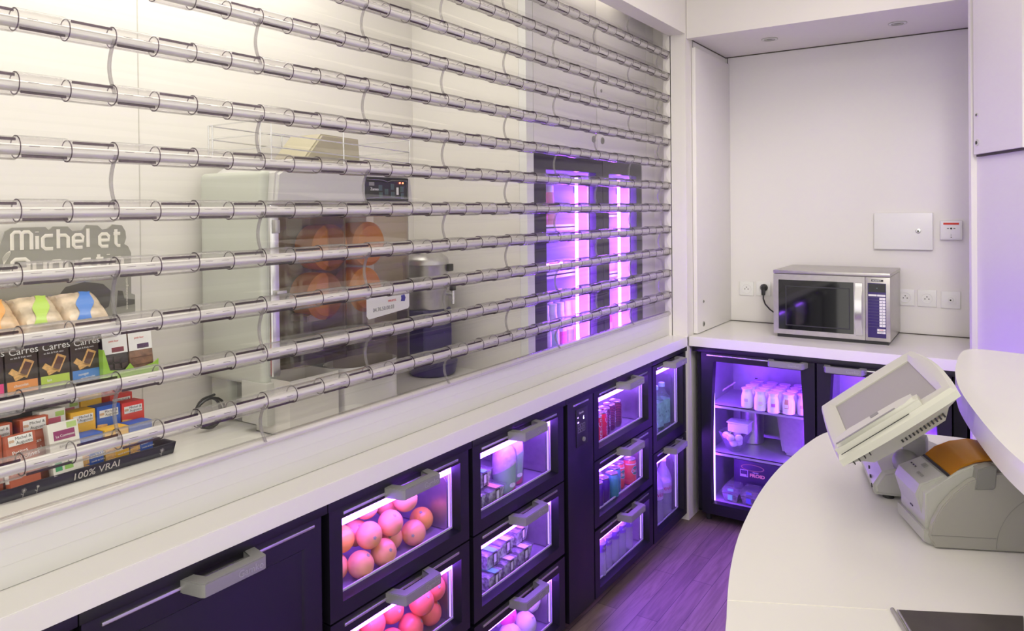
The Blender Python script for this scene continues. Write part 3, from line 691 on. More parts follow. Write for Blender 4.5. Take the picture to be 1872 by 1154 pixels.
sprite = mat('can_green_silver', (.10, .42, .42), .3, .4); tea = mat('can_violet', (.10, .03, .28), .3, .4); oas = mat('can_coral', (.85, .16, .10), .3, .3)
silver = mat('can_silver', (.55, .55, .6), .3, .6)
white = M['white']
def swirl(t, r, h):
    b = B()
    for k in range(7):
        pts = []
        for j in range(14):
            f = j/13; a_ = -1.1+1.5*f; pts.append(((r+.0002)*math.cos(a_), (r+.0002)*math.sin(a_), .018+k*.0115+.012*math.sin(PI*f)))
        b.tube(pts, .0009, 4)
    obj('swirl', b, mat('swirl_red', (.35, .02, .04), .4), t)
coke = make_can(cokered, [('Coca-Cola', .031, 'white', True, .1), ('Coca-Cola', .031, 'white', True, 2.2), ('Coca-Cola', .031, 'white', True, -2.0)])
zero = make_can(blackred, [('zero', .028, 'white', True, .45)], extra=swirl)
FZ = .634
many(coke, [(-1.452, 2.790, FZ, -.35, 'red cola can at the left edge of the window'), (-1.462, 2.856, FZ, .0, 'red cola can, second in the row')], 'cola cans in the top drawer')
many(zero, [(-1.480, 2.924, FZ, -.5, 'dark can of zero cola hidden third in the row'), (-1.488, 2.992, FZ, -.35, 'dark can of zero cola, fourth in the row'), (-1.492, 3.062, FZ, -.25, 'dark can of zero cola, last in the row')], 'cola cans in the top drawer')
# fruit drink cans
def oasis_badge(t, r, h):
    def patch(name, w, z0, z1, m, off, hole=None, tri=False):
        b = B(); n = 18; vs = []; fs = []
        if hole is not None:
            for j in range(n+1):
                a_ = 2*PI*j/n
                u, z = w*math.cos(a_), (z1-z0)/2*math.sin(a_)+(z0+z1)/2
                vs.append(((r+off)*math.cos(u/r), (r+off)*math.sin(u/r), z))
            vs.append((r+off, 0, (z0+z1)/2))
            for j in range(n): fs.append((j, j+1, n+1))
        else:
            for j in range(n+1):
                u = -w+2*w*j/n
                for z in (z0, z1): vs.append(((r+off)*math.cos(u/r), (r+off)*math.sin(u/r), z))
            for j in range(n): fs.append((2*j, 2*j+2, 2*j+3, 2*j+1))
        obj(name, b.add(vs, fs), m, t)
    patch('badge', .020, .045, .086, mat('badge_pale', (.55, .72, .75), .4), .0003, 1)
    patch('badge_centre', .0185, .047, .084, mat('badge_green', (.05, .28, .16), .4), .0005, 1)
    patch('band', .05, .092, .097, 'white', .0003)
oasis = make_can(oas, [('Oasis', .021, 'white', 0, 0), ('fruit', .008, 'white', .036, 0)], extra=oasis_badge)
for ch in oasis.children:
    if ch.name.startswith('lettering'): ch.data.transform(Matrix.Translation((.0006, 0, .006)))
spr = make_can(sprite, [('Sprite', .022, 'white', True, .2)]); te = make_can(tea, [('ice tea', .018, 'white', True, .3)]); sil = make_can(silver, [('light', .02, 'red', True, .2)])
F2 = .356
many(oasis, [(-1.452, 3.128, F2, -.15, 'coral fruit-drink can, last on the right of the second drawer'), (-1.475, 3.052, F2, -.2, 'coral fruit-drink can, next to the last one in the second drawer')], 'cans in the second drawer')
many(spr, [(-1.462, 2.984, F2, .1, 'green and silver can in the middle of the second drawer'), (-1.440, 2.918, F2, .3, 'short green lemonade can left of the middle in the second drawer')], 'cans in the second drawer')
many(te, [(-1.448, 2.846, F2, 0, 'violet can, second from the left window edge of the second drawer'), (-1.445, 2.782, F2, 0, 'violet can at the left window edge of the second drawer')], 'cans in the second drawer')
many(sil, [(-1.515, 2.905, F2, 0, 'silver can in the back row of the second drawer')], 'cans in the second drawer')

# ---- bottles
water = clear('water_bottle', (.93, .95, .98), (.50, .52, .60), 1.42, .03, haze=.30, hazecol=(.9, .9, .92), power=1.8)
capw = mat('cap_white', (.85, .85, .86), .4); capg = mat('cap_mint', (.45, .85, .75), .4)
def ribs(z0, z1, n, r, d=.0012):
    o = []
    for i in range(n+1):
        z = z0+(z1-z0)*i/n; o += [(r, z), (r-d, z+(z1-z0)/n*.5)] if i < n else [(r, z)]
    return o
def make_bottle(h, r, bm_, cm, labelm, lz, word=None, ws=.02, wm='red', name='water_bottle', cat='bottle', capr=.0145, square=False, neck=None):
    t = thing(name, (0, 0, 0), '', cat)
    sh = h*.62
    prof = [(r*.8, 0), (r*.97, .006)]+ribs(.012, lz[0]-.004, 5, r)+[(r, lz[0]), (r, lz[1])]+ribs(lz[1]+.004, max(lz[1]+.012, sh), 2, r)+[(r*.9, sh+h*.08), (r*.62, sh+h*.17), (capr*.9, sh+h*.24), (capr*.88, h-.018)]
    seg = 4 if square else 28
    b = B().lathe(prof, (0, 0, 0), 28)
    if square:
        for i, v in enumerate(b.v):
            x, y, z = v; rr = math.hypot(x, y)
            if z < sh+h*.1 and rr > 1e-6:
                a_ = math.atan2(y, x); k = 1/max(abs(math.cos(a_)), abs(math.sin(a_))); k = 1+(min(k, 1.25)-1)*.9; b.v[i] = (x*k*.93, y*k*.93, z)
    obj('bottle', b, bm_, t)
    obj('cap', B().lathe([(capr, h-.020), (capr, h-.002), (capr*.9, h), (1e-4, h)], (0, 0, 0), 20), cm, t)
    lb = B().lathe([(r*1.012, lz[0]), (r*1.012, lz[1])], (0, 0, 0), 28)
    if square:
        for i, v in enumerate(lb.v):
            x, y, z = v; a_ = math.atan2(y, x); k = 1/max(abs(math.cos(a_)), abs(math.sin(a_))); k = 1+(min(k, 1.25)-1)*.9; lb.v[i] = (x*k*.94, y*k*.94, z)
    obj('label', lb, labelm, t)
    if word:
        cu = bpy.data.curves.new('lettering', 'FONT'); cu.body = word; cu.size = ws; cu.align_x = 'CENTER'; cu.align_y = 'CENTER'; cu.resolution_u = 2
        tt = bpy.data.objects.new('x', cu); C.objects.link(tt); me = bpy.data.meshes.new_from_object(tt); bpy.data.objects.remove(tt)
        R_ = r*1.03 if not square else r*1.0
        for v in me.vertices:
            a_ = v.co.x/R_; v.co = Vector((R_*math.cos(a_), R_*math.sin(a_), (lz[0]+lz[1])/2+v.co.y))
        me.materials.clear(); me.materials.append(M[wm] if isinstance(wm, str) else wm)
        o = bpy.data.objects.new('lettering', me); C.objects.link(o); o.parent = t; ROOT[o.name] = Vector()
    return t
paleband = mat('pale_band', (.72, .55, .80), .5); vioband = mat('violet_band', (.20, .10, .42), .5); alo = mat('aloe_label', (.25, .62, .33), .5, noise=.35, nscale=40)
evianred = mat('label_red', (.55, .03, .12), .5)
sm = make_bottle(.205, .029, water, capw, vioband, (.118, .150), 'VITTEL', .014, 'white', capr=.0125)
many(sm, [(-1.438, 2.790, .062, .2, 'small water bottle with a violet band at the left window edge'), (-1.446, 2.862, .062, -.1, 'small water bottle with a violet band, second in the row'), (-1.446, 2.934, .062, .3, 'small water bottle with a violet band, middle of the row'),
          (-1.448, 3.006, .062, 0, 'small water bottle with a violet band, fourth in the row'), (-1.448, 3.078, .062, .2, 'small water bottle with a violet band, last in the row')], 'small water bottles in the bottom drawer')
big = make_bottle(.300, .041, water, capw, paleband, (.128, .180), 'evian', .034, evianred, capr=.015)
many(big, [(-1.455, 3.535, .062, -.30, 'large water bottle with a pale label, right one in the lower tall drawer'), (-1.455, 3.425, .062, -.45, 'large water bottle cut off by the left window edge in the lower tall drawer'), (-1.520, 3.36, .062, 0, 'large water bottle at the back left of the lower tall drawer')], 'large water bottles')
al = make_bottle(.235, .036, clear('aloe_bottle', (.80, .93, .82), (.45, .6, .5), 1.42, .03, haze=.12, hazecol=(.6, .8, .7)), capg, alo, (.035, .155), 'Aloe Vera', .020, 'ink', name='aloe_bottle', square=True, capr=.016)
many(al, [(-1.462, 3.540, .504, -.25, 'green-labelled aloe drink bottle, right one of the row'), (-1.462, 3.455, .504, -.25, 'green-labelled aloe drink bottle, middle one of the row'), (-1.462, 3.372, .504, -.25, 'green-labelled aloe drink bottle at the left window edge'),
          (-1.535, 3.50, .504, 0, 'aloe drink bottle in the back row')], 'aloe bottles in the tall drawer')

# ---- back fridge contents
def make_yog(m_lab, lab2):
    t = thing('yogurt_pot', (0, 0, 0), '', 'yogurt')
    obj('pot', B().lathe([(.027, 0), (.030, .004), (.0305, .045), (.029, .060), (.0235, .080), (.0235, .088), (.0262, .092), (.0262, .097)], (0, 0, 0), 28), mat('yogurt_glass', (.80, .77, .80), .18), t)
    obj('foil_lid', B().lathe([(.0275, .096), (.0285, .098), (.0275, .0995), (1e-4, .100)], (0, 0, 0), 28), mat('pale_lid', (.66, .58, .70), .45), t)
    vs = []; fs = []; n = 8
    for j in range(n+1):
        a_ = -PI/2-.35+.7*j/n
        for z, r in ((.030, .0310), (.058, .0300), (.074, .0262)): vs.append((r*math.cos(a_), r*math.sin(a_), z))
    for j in range(n):
        for q in range(2): fs.append((3*j+q, 3*j+3+q, 3*j+4+q, 3*j+1+q))
    l = obj('label', B().add(vs, fs), m_lab, t)
    vs = []; fs = []
    for j in range(n+1):
        a_ = -PI/2-.30+.6*j/n
        for z, r in ((.034, .0313), (.050, .0310)): vs.append((r*math.cos(a_), r*math.sin(a_), z))
    for j in range(n): fs.append((2*j, 2*j+2, 2*j+3, 2*j+1))
    obj('label_patch', B().add(vs, fs), lab2, l); return t
ylabs = [(mat('yl1', (.80, .78, .70), .5), mat('yl1b', (.6, .5, .62), .5)), (mat('yl2', (.72, .78, .45), .5), mat('yl2b', (.75, .55, .75), .5)), (mat('yl3', (.62, .66, .85), .5), mat('yl3b', (.5, .12, .6), .5)), (mat('yl4', (.55, .30, .16), .5), mat('yl4b', (.8, .76, .78), .5))]
yp = [make_yog(*l) for l in ylabs]
xs_ = (-1.112, -1.040, -.972, -.903, -.836)
yn = ('first', 'second', 'third', 'fourth', 'fifth'); rn = ('front row', 'second row', 'third row', 'back row')
yy0 = (3.822, 3.800, 3.790, 3.806, 3.826); used = set()
for r in range(4):
    for c in range(5):
        k = (c+r*2) % 4 if r else min(c, 3) if c < 4 else 0
        p = yp[k]; o = p if k not in used else copy_tree(p); used.add(k)
        place(o, (xs_[c]+.002*r, yy0[c]+.069*r, .597), random.uniform(-.3, .3), f'glass pot of yogurt, {yn[c]} from the left in the {rn[r]} of the top shelf', 'yogurt pots on the top shelf')
# tube of mints / thermometer strip
solo('thermometer', B().box(-1.150, -1.136, 4.10, 4.104, .600, .690, .001), 'dark', 'small dark thermometer strip standing at the left back of the yogurt shelf', 'thermometer')
# bowl of eggs-like pieces with a lid box
gl = clear('bowl_glass', (.95, .95, .98), (.5, .5, .6), 1.5, .02, haze=.05)
c = (-1.188, 3.865, .350)
t = thing('glass_bowl', c, 'faceted clear bowl of white pieces on the middle shelf, left side', 'bowl')
mk = Matrix.Translation(c) @ Matrix.Rotation(.4, 4, 'Z')
obj('bowl', B().lathe([(.035, 0), (.040, .004), (.088, .098), (.085, .098), (.038, .008), (1e-4, .008)], (0, 0, 0), 6, mtx=mk), gl, t)
for i, (a_, r, zq, wh) in enumerate(((.6, .018, .042, ''), (2.6, .022, .042, ''), (4.6, .022, .042, ''), (3.6, .046, .078, 'at the left edge of the pile'), (4.5, .048, .076, 'at the front left of the pile'), (5.4, .046, .077, 'at the front right of the pile'), (1.6, .040, .080, 'at the back of the pile'))):
    b = B().sphere((c[0]+r*math.cos(a_), c[1]+r*math.sin(a_), c[2]+zq), .0215, (1, .9, .85), 12, 8)
    tag(obj('meringue', b, 'skinw'), f'white rounded sweet on top in the glass bowl, {wh}' if wh else 'white rounded sweet at the bottom of the glass bowl', 'sweet', 'white sweets in the glass bowl' if wh else 'white sweets at the bottom of the bowl')
t = thing('food_box', (c[0]+.02, c[1]+.02, .447), 'translucent white lidded box resting in the glass bowl', 'box')
fb = clear('frosted_box', (.9, .88, .95), (.6, .6, .7), 1.4, .2, haze=.55, hazecol=(.8, .78, .85))
obj('box', B().box(c[0]-.035, c[0]+.072, c[1]-.02, c[1]+.06, .447, .494, .008), fb, t)
obj('lid', B().box(c[0]-.040, c[0]+.077, c[1]-.025, c[1]+.065, .494, .502, .004), fb, t)
solo('steel_pot', B().lathe([(.056, 0), (.060, .004), (.060, .20), (.063, .203), (.058, .203), (.056, .006), (1e-4, .006)], (-1.155, 4.060, .350), 40), 'steel', 'tall cylindrical steel pot at the back of the middle shelf', 'pot')
t = thing('gastro_container', (-.905, 3.95, .350), 'deep steel gastronorm container on the middle shelf, right side', 'container')
b = B(); b.prism([(-.975, 3.885), (-.835, 3.885), (-.835, 4.02), (-.975, 4.02)], .350, .55, bev=.0)
b = B(); v = [(-.960, 3.90, .352), (-.850, 3.90, .352), (-.850, 4.01, .352), (-.960, 4.01, .352), (-.985, 3.878, .560), (-.830, 3.878, .560), (-.830, 4.03, .560), (-.985, 4.03, .560)]
bm2 = bmesh.new(); vv = [bm2.verts.new(p) for p in v]
for f in ((0, 3, 2, 1), (0, 1, 5, 4), (1, 2, 6, 5), (2, 3, 7, 6), (3, 0, 4, 7)): bm2.faces.new([vv[i] for i in f])
bmesh.ops.bevel(bm2, geom=[e for e in bm2.edges if len(e.link_faces) == 2], offset=.018, segments=4, affect='EDGES')
obj('container', b.bm(bm2), 'steel', t)
obj('rim', B().ring(rq(-.992, -.823, 3.871, 4.037), rq(-.982, -.833, 3.881, 4.027), .558, .562, 'z'), 'steel', t)
t = thing('ice_cream_carton', (-1.12, 4.02, .091), 'dark carton with an oval picture and the word FROID on the lowest shelf', 'carton')
dk = mat('carton_dark', (.025, .015, .05), .45)
obj('carton', B().box(-1.235, -.98, 3.99, 4.10, .092, .262, .002), dk, t)
obj('oval_ring', B().ring([(-1.135+.062*math.cos(2*PI*i/24), .228+.018*math.sin(2*PI*i/24)) for i in range(24)], [(-1.135+.056*math.cos(2*PI*i/24), .228+.0145*math.sin(2*PI*i/24)) for i in range(24)], 3.988, 3.99, 'y'), mat('carton_gold', (.35, .2, .12), .5), t)
text('lettering', 'FROID', .024, (-1.150, 3.9885, .180), Xp, Zp, mat('gold_letters', (.85, .5, .25), .5), t, sx=1.15, offset=.0008)
text('small_lettering', 'degustez', .009, (-1.135, 3.9885, .202), Xp, Zp, 'white', t)
obj('price_card', B().ring(rq(-1.200, -1.158, .176, .214), rq(-1.197, -1.161, .179, .211), 3.984, 3.986, 'y').box(-1.197, -1.166, 3.985, 3.986, .180, .189), mat('card_line', (.6, .5, .55), .5), t)
for x, lab, lm in ((-1.200, 'left', greenl), (-1.105, 'middle', mat('blue_label', (.12, .10, .5), .5)), (-1.010, 'right', greenl)):
    t = thing('salad_tray', (x, 3.86, .091), f'clear hinged salad tray on the lowest shelf, {lab} of three', 'tray', 'salad trays on the lowest shelf')
    mm_ = Matrix.Translation((x, 3.86, .091))
    b = frust(B(), .030, .040, .040, .050, .001, .040); b.v = [tuple(mm_ @ Vector(p)) for p in b.v]; obj('salad', b, mat('dark_salad', (.22, .18, .20), .5, noise=.7, nscale=60, bump=.5), t)
    b = frust(B(), .032, .042, .043, .053, 0, .048); frust(b, .044, .054, .036, .045, .0485, .080); b.v = [tuple(mm_ @ Vector(p)) for p in b.v]; obj('tray', b, tubm, t)
    obj('label', B().box(x-.014, x+.014, 3.812, 3.815, .148, .160).box(x-.012, x+.012, 3.806, 3.809, .105, .130), lm, t)

# ---- upright fridge bottles
juice = [clear('juice_pink', (.95, .55, .62), (.6, .3, .4), 1.4, .05, haze=.35, hazecol=(.8, .35, .4)), clear('juice_peach', (.97, .75, .6), (.6, .4, .4), 1.4, .05, haze=.35, hazecol=(.85, .6, .45))]
def make_smoothie(bmat, band, h=.19, r=.030, cat='bottle', nm='smoothie_bottle'):
    t = thing(nm, (0, 0, 0), '', cat)
    obj('bottle', B().lathe([(r*.9, 0), (r, .006), (r, h*.42), (r*.90, h*.52), (r*.66, h*.80), (r*.62, h*.84)], (0, 0, 0), 24), bmat, t)
    obj('cap', B().lathe([(r*.66, h*.83), (r*.66, h*.99), (1e-4, h)], (0, 0, 0), 20), capw, t)
    if band: obj('label', B().lathe([(r*1.01, .012), (r*1.01, h*.40)], (0, 0, 0), 24), band, t)
    return t
s1 = make_smoothie(juice[0], None); s2 = make_smoothie(juice[1], None)
many(s1, [(-1.76, 2.800, 1.546, 0, 'pink juice bottle at the left window edge of the upper shelf'), (-1.76, 2.872, 1.546, 0, 'pink juice bottle, second on the upper shelf')], 'juice bottles on the upper shelf')
many(s2, [(-1.76, 2.944, 1.546, 0, 'peach juice bottle, third on the upper shelf'), (-1.83, 2.985, 1.546, 0, 'peach juice bottle behind, at the end of the upper shelf row')], 'juice bottles on the upper shelf')
milk = mat('milk_white', (.80, .72, .85), .4)
cols = [('pink', (.80, .12, .35)), ('pale', (.75, .68, .75)), ('mint', (.45, .68, .62)), ('raspberry', (.85, .12, .30)), ('blue', (.22, .35, .70)), ('lilac', (.62, .45, .75))]
for i, (cn, cc) in enumerate(cols):
    t = make_smoothie(milk, mat('band_'+cn, cc, .5), .225, .0315, nm='yogurt_drink')
    place(t, (-1.74, 2.790+.0685*i, .966), 0, f'white yogurt drink bottle with a {cn} label on the low shelf', 'yogurt drinks on the low shelf')
    c2 = copy_tree(t); place(c2, (-1.815, 2.815+.0685*i, .966), 0, f'yogurt drink bottle in the back row, behind the {cn} one', 'yogurt drinks on the low shelf')
t = make_smoothie(mat('red_drink', (.75, .12, .2), .3), mat('drink_band', (.75, .4, .5), .5), .17, .026, nm='drink_bottle')
many(t, [(-1.74, 3.40+.055*i-.02, .966, 0, f'short red drink bottle, {w} on the low shelf of the right-hand door') for i, w in enumerate(('left', 'middle', 'right'))], 'red drinks behind the right door')
def cups(n, y0, z, lab, grp, colr):
    t = thing('dessert_cup', (0, 0, 0), '', 'cup')
    obj('cup', B().lathe([(.026, 0), (.033, .05)], (0, 0, 0), 20), mat('cup_'+grp[:4], colr, .4), t)
    obj('lid', B().lathe([(.035, .050), (.035, .054), (.02, .058), (1e-4, .058)], (0, 0, 0), 20), capw, t)
    many(t, [(-1.745, y0+.072*i, z, 0, f'{lab}, {yn[i]} from the left') for i in range(n)], grp)
cups(5, 2.80, 1.331, 'white dessert cup on the middle shelf of the tall fridge', 'dessert cups on the middle shelf', (.75, .65, .8))
cups(3, 3.38, 1.291, 'small dessert cup on the middle shelf behind the right door', 'small cups, right door', (.85, .6, .65))
cups(2, 3.39, 1.601, 'white cup on the top shelf behind the right door', 'top cups, right door', (.8, .7, .85))

# ================================================================== snack display behind the shutter
def tilt_box(name, parent, org, w, h, d, m, tilt=0.0, yaw=0.0):
    """carton facing +x: org = front bottom left corner (lowest y); w along +y, h up, d back; tilt leans the top back"""
    mt = Matrix.Translation(org) @ Matrix.Rotation(yaw, 4, 'Z') @ Matrix.Rotation(-tilt, 4, 'Y')
    return mt
def carton(org, w, h, d, col, label, cat='carton', group=None, tilt=.12, yaw=0, patches=(), texts=(), name='biscuit_carton'):
    t = thing(name, org, label, cat, group)
    mt = Matrix.Translation(org) @ Matrix.Rotation(yaw, 4, 'Z') @ Matrix.Rotation(-tilt, 4, 'Y')
    m = col if not isinstance(col, tuple) else mat('card_print', col, .5)
    obj('box', B().box(-d, 0, 0, w, 0, h, .0012, mtx=mt), m, t)
    for (nm, y0, y1, z0, z1, c) in patches:
        cm = c if isinstance(c, str) else mat('print_'+nm, c, .5) if isinstance(c, tuple) else c
        obj(nm, B().box(-.0002, .0006, y0*w, y1*w, z0*h, z1*h, mtx=mt), cm, t)
    for (s, sz, y, z, c, *r) in texts:
        rot = r[0] if r else 0
        u = mt.to_3x3() @ Vector((0, math.cos(rot), math.sin(rot))); v = mt.to_3x3() @ Vector((0, -math.sin(rot), math.cos(rot)))
        text('lettering', s, sz, mt @ Vector((.0009, y*w, z*h)), u, v, c if isinstance(c, str) else c, t, ext=.0002)
    return t, mt
def biscuit(t, mt, spots, m, w, h):
    b = B()
    for (y, z, ry, rz_, a_) in spots:
        b.box(-.0015, .0018, -ry, ry, -rz_, rz_, .0012, mtx=mt @ Matrix.Translation((0, y*w, z*h)) @ Matrix.Rotation(a_, 4, 'X'))
    obj('printed_biscuit', b, m, t)
bis_l = mat('biscuit_gold', (.72, .42, .14), .5, noise=.2, nscale=200); bis_d = mat('biscuit_choc', (.12, .05, .03), .5)
brownc = mat('card_brown', (.045, .028, .02), .5, noise=.2, nscale=60)
navy = mat('tray_navy', (.012, .009, .028), .5)
rack = thing('snack_display', (-2.05, .85, ZC), 'cardboard snack display with a grey header sign and navy base tray behind the shutter', 'display')
rx0, rx1, ry0, ry1 = -2.165, -1.925, .28, 1.160
b = B().box(rx0, rx1, ry0, ry1, ZC, ZC+.003)
b.add([(-1.925, ry0, ZC), (-1.925, 1.175, ZC), (-1.915, 1.178, ZC+.033), (-1.915, ry0, ZC+.033), (-1.918, ry0, ZC+.033), (-1.918, 1.170, ZC+.033), (-1.929, 1.168, ZC+.002), (-1.929, ry0, ZC+.002)],
      [(0, 1, 2, 3), (4, 5, 6, 7), (3, 2, 5, 4), (0, 3, 4, 7), (1, 6, 5, 2), (0, 7, 6, 1)])
b.add([(-1.925, 1.172, ZC), (rx0, 1.160, ZC), (rx0, 1.160, ZC+.04), (-2.035, 1.172, ZC+.033), (-1.915, 1.178, ZC+.033), (-1.925, 1.166, ZC), (rx0, 1.154, ZC), (rx0, 1.154, ZC+.04), (-2.035, 1.166, ZC+.033), (-1.915, 1.170, ZC+.033)],
      [(0, 1, 2, 3, 4), (9, 8, 7, 6, 5), (0, 4, 9, 5), (4, 3, 8, 9), (3, 2, 7, 8), (2, 1, 6, 7)])
obj('base_tray', b, navy, rack)
text('lettering', '100% VRAI', .026, (-1.9195, .905, ZC+.006), (-.01, 1, .03), (.25, 0, 1), mat('chalk', (.62, .58, .56), .6), rack, ext=.0004)
fl = B()
for y0, s_ in ((.795, 1), (.825, .6), (1.135, 1.1)):
    for k in range(5):
        a_ = k*2*PI/5; fl.tube([(-1.9150+.004, y0, ZC+.020), (-1.9150+.004, y0+.0055*s_*math.cos(a_-.3), ZC+.020+.0055*s_*math.sin(a_-.3)), (-1.9150+.004, y0+.0055*s_*math.cos(a_+.3), ZC+.020+.0055*s_*math.sin(a_+.3)), (-1.9150+.004, y0, ZC+.020)], .00035, 4)
    fl.tube([(-1.912, y0, ZC+.020), (-1.914, y0-.002, ZC+.004)], .0004, 4).tube([(-1.912, y0-.001, ZC+.009), (-1.913, y0-.006, ZC+.013)], .0004, 4)
fl.v = [(x-.001, y, z) for x, y, z in fl.v]
obj('flower_drawing', fl, mat('chalk_flower', (.6, .57, .55), .6), rack)
shelfm = mat('display_shelf', (.05, .045, .042), .55, noise=.2, nscale=30)
# back board + shelves (open front)
obj('back_panel', B().box(-2.165, -2.158, ry0, 1.13, ZC+.003, 1.33), shelfm, rack)
for z in (1.165,): obj('shelf', B().box(-2.158, -1.99, ry0, 1.02, z, z+.004).box(-1.994, -1.990, ry0, 1.02, z, z+.016), shelfm, rack)
hd = [(.30, 1.33), (1.182, 1.33), (1.182, 1.385), (1.171, 1.390), (1.171, 1.475), (1.172, 1.508), (1.163, 1.528), (1.152, 1.535), (1.158, 1.552), (1.156, 1.572), (1.146, 1.589), (1.120, 1.592), (1.104, 1.580), (1.090, 1.578), (1.078, 1.590), (1.047, 1.592), (1.036, 1.578), (1.010, 1.576), (.998, 1.589), (.962, 1.590), (.950, 1.580), (.942, 1.589), (.862, 1.589), (.848, 1.580), (.842, 1.562), (.836, 1.54), (.30, 1.53)]
h = obj('header_sign', B().prism(hd, -2.126, -2.120, 'x'), mat('sign_grey', (.30, .295, .255), .5, noise=.03, nscale=8), rack)
cream = mat('sign_cream', (.80, .77, .68), .5)
GL = {'m': (1.0, [[(0, 0), (0, .98), (.14, 1.13), (.38, 1.13), (.5, 1.0), (.5, 0)], [(.5, 1.0), (.62, 1.13), (.86, 1.13), (1, .98), (1, 0)]]), 'i': (0, [[(0, 0), (0, .85)], [(0, 1.08), (0, 1.13)]]),
      'c': (.55, [[(.55, .85), (.15, .85), (0, .7), (0, .15), (.15, 0), (.55, 0)]]), 'h': (.55, [[(0, 0), (0, 1.25)], [(0, .85), (.4, .85), (.55, .7), (.55, 0)]]),
      'e': (.55, [[(0, .42), (.55, .42), (.55, .7), (.42, .85), (.13, .85), (0, .7), (0, .15), (.13, 0), (.52, 0)]]), 'l': (0, [[(0, 0), (0, 1.25)]]),
      't': (.42, [[(.15, 1.15), (.15, .15), (.28, 0), (.42, 0)], [(0, .85), (.42, .85)]]), 'A': (.8, [[(0, 0), (0, .95), (.15, 1.1), (.65, 1.1), (.8, .95), (.8, 0)], [(0, .45), (.8, .45)]]),
      'u': (.55, [[(0, .85), (0, .15), (.13, 0), (.55, 0)], [(.55, .85), (.55, 0)]]), 'g': (.55, [[(.55, .85), (.13, .85), (0, .7), (0, .15), (.13, 0), (.55, 0)], [(.55, .85), (.55, -.25), (.42, -.35), (.05, -.35)]]),
      's': (.52, [[(.5, .85), (.12, .85), (0, .75), (0, .52), (.12, .43), (.4, .43), (.52, .33), (.52, .1), (.4, 0), (0, 0)]]), 'n': (.55, [[(0, 0), (0, .85), (.4, .85), (.55, .7), (.55, 0)]])}
def stroke_word(word, y0, z0, su, sz_, r):
    b = B(); x = 0
    for ch_ in word:
        if ch_ == ' ': x += .40; continue
        wd, st = GL[ch_]
        for p in st: b.tube([(-2.1195, y0+(x+u)*su, z0+v*sz_) for u, v in p], r, 8)
        x += wd+.30
    b.v = [(-2.1195+(v[0]+2.1195)*.12, v[1], v[2]) for v in b.v]
    return b
obj('sign_lettering', stroke_word('michel et', .862, 1.531, .0455, .041, .0047), cream, h)
obj('sign_lettering', stroke_word('Augustin', .862, 1.462, .0470, .041, .0047), cream, h)
text('small_lettering', 'www.micheletaugustin.com', .010, (-2.1195, 1.160, 1.345), Zp, (0, -1, 0), cream, h, sx=1.0)
wk = B()
for k in range(5):
    f = (k-2)/2; wk.tube([(-2.119, .842+.0*f, 1.495), (-2.119, .846+.006*f, 1.512), (-2.119, .853+.005*f, 1.524), (-2.119, .857, 1.530)], .0005, 4)
wk.tube([(-2.119, .842, 1.495), (-2.119, .832, 1.470)], .0012, 5)
obj('whisk_drawing', wk, cream, h)
obj('dark_print', B().prism([(.955, 1.335), (1.06, 1.335), (1.105, 1.36), (1.115, 1.40), (1.09, 1.425), (1.04, 1.435), (.99, 1.425), (.965, 1.395)], -2.1202, -2.1192, 'x').prism([(1.128, 1.355), (1.18, 1.358), (1.18, 1.372), (1.15, 1.378), (1.145, 1.40), (1.132, 1.402)], -2.1202, -2.1192, 'x'), mat('sign_dark', (.10, .095, .085), .6), h)
obj('upper_shelf', B().box(-2.158, -1.985, ry0, 1.06, 1.322, 1.326), shelfm, rack)
# top row: pillow bags lying back
def bag(y0, y1, z, c, stripe, lab):
    t = thing('snack_bag', (-2.03, (y0+y1)/2, z), lab, 'bag', 'snack bags on the top of the display')
    bm = bmesh.new(); bmesh.ops.create_grid(bm, x_segments=14, y_segments=12, size=.5)
    top = []; H = .075; Wd = (y1-y0)
    for v in bm.verts:
        u, w = v.co.x, v.co.y
        puff = .022*math.sqrt(max(0, (1-(2*u)**4)*(1-(2*w)**4)))+.0015*math.sin(u*40+w*13)*math.cos(w*31)
        v.co = Vector((-2.00-.11*(w+.5)+puff*.7, (y0+y1)/2+u*Wd, z+.004+(w+.5)*H+puff*.75))
    g = bmesh.ops.extrude_face_region(bm, geom=bm.faces[:])
    for v in [q for q in g['geom'] if isinstance(q, bmesh.types.BMVert)]: v.co += Vector((-.010, 0, -.012))
    b = B().bm(bm); obj('bag', b, mat('bag_film', c, .25, noise=.35, nscale=26), t)
    def PB(u, w):
        puff = .022*math.sqrt(max(0, (1-(2*u)**4)*(1-(2*w)**4)))+.0015*math.sin(u*40+w*13)*math.cos(w*31)
        return (-2.00-.11*(w+.5)+puff*.7+.0012, (y0+y1)/2+u*Wd, z+.004+(w+.5)*H+puff*.75+.0016)
    b = B(); n = 14; vs = []; fs = []
    for j in range(n+1):
        f = j/n; w_ = -.42+.84*f; uc = -.02+.40*(f-.35)
        for q in range(4): vs.append(PB(max(-.48, min(.48, uc+(-.15+.10*q)*(1.1-.3*math.sin(f*9)))), w_))
    for j in range(n):
        for q in range(3): fs.append((4*j+q, 4*j+4+q, 4*j+5+q, 4*j+1+q))
    obj('stripe', b.add(vs, fs), mat('bag_stripe', stripe, .3), t)
bag(.735, .838, 1.326, (.62, .42, .24), (.75, .35, .08), 'beige snack bag with an orange tint at the left edge of the picture')
bag(.840, .938, 1.326, (.60, .48, .34), (.42, .62, .08), 'beige snack bag with a lime green stripe on top of the display')
bag(.940, 1.052, 1.326, (.58, .46, .34), (.06, .20, .62), 'beige snack bag with a blue stripe, right end of the display top')
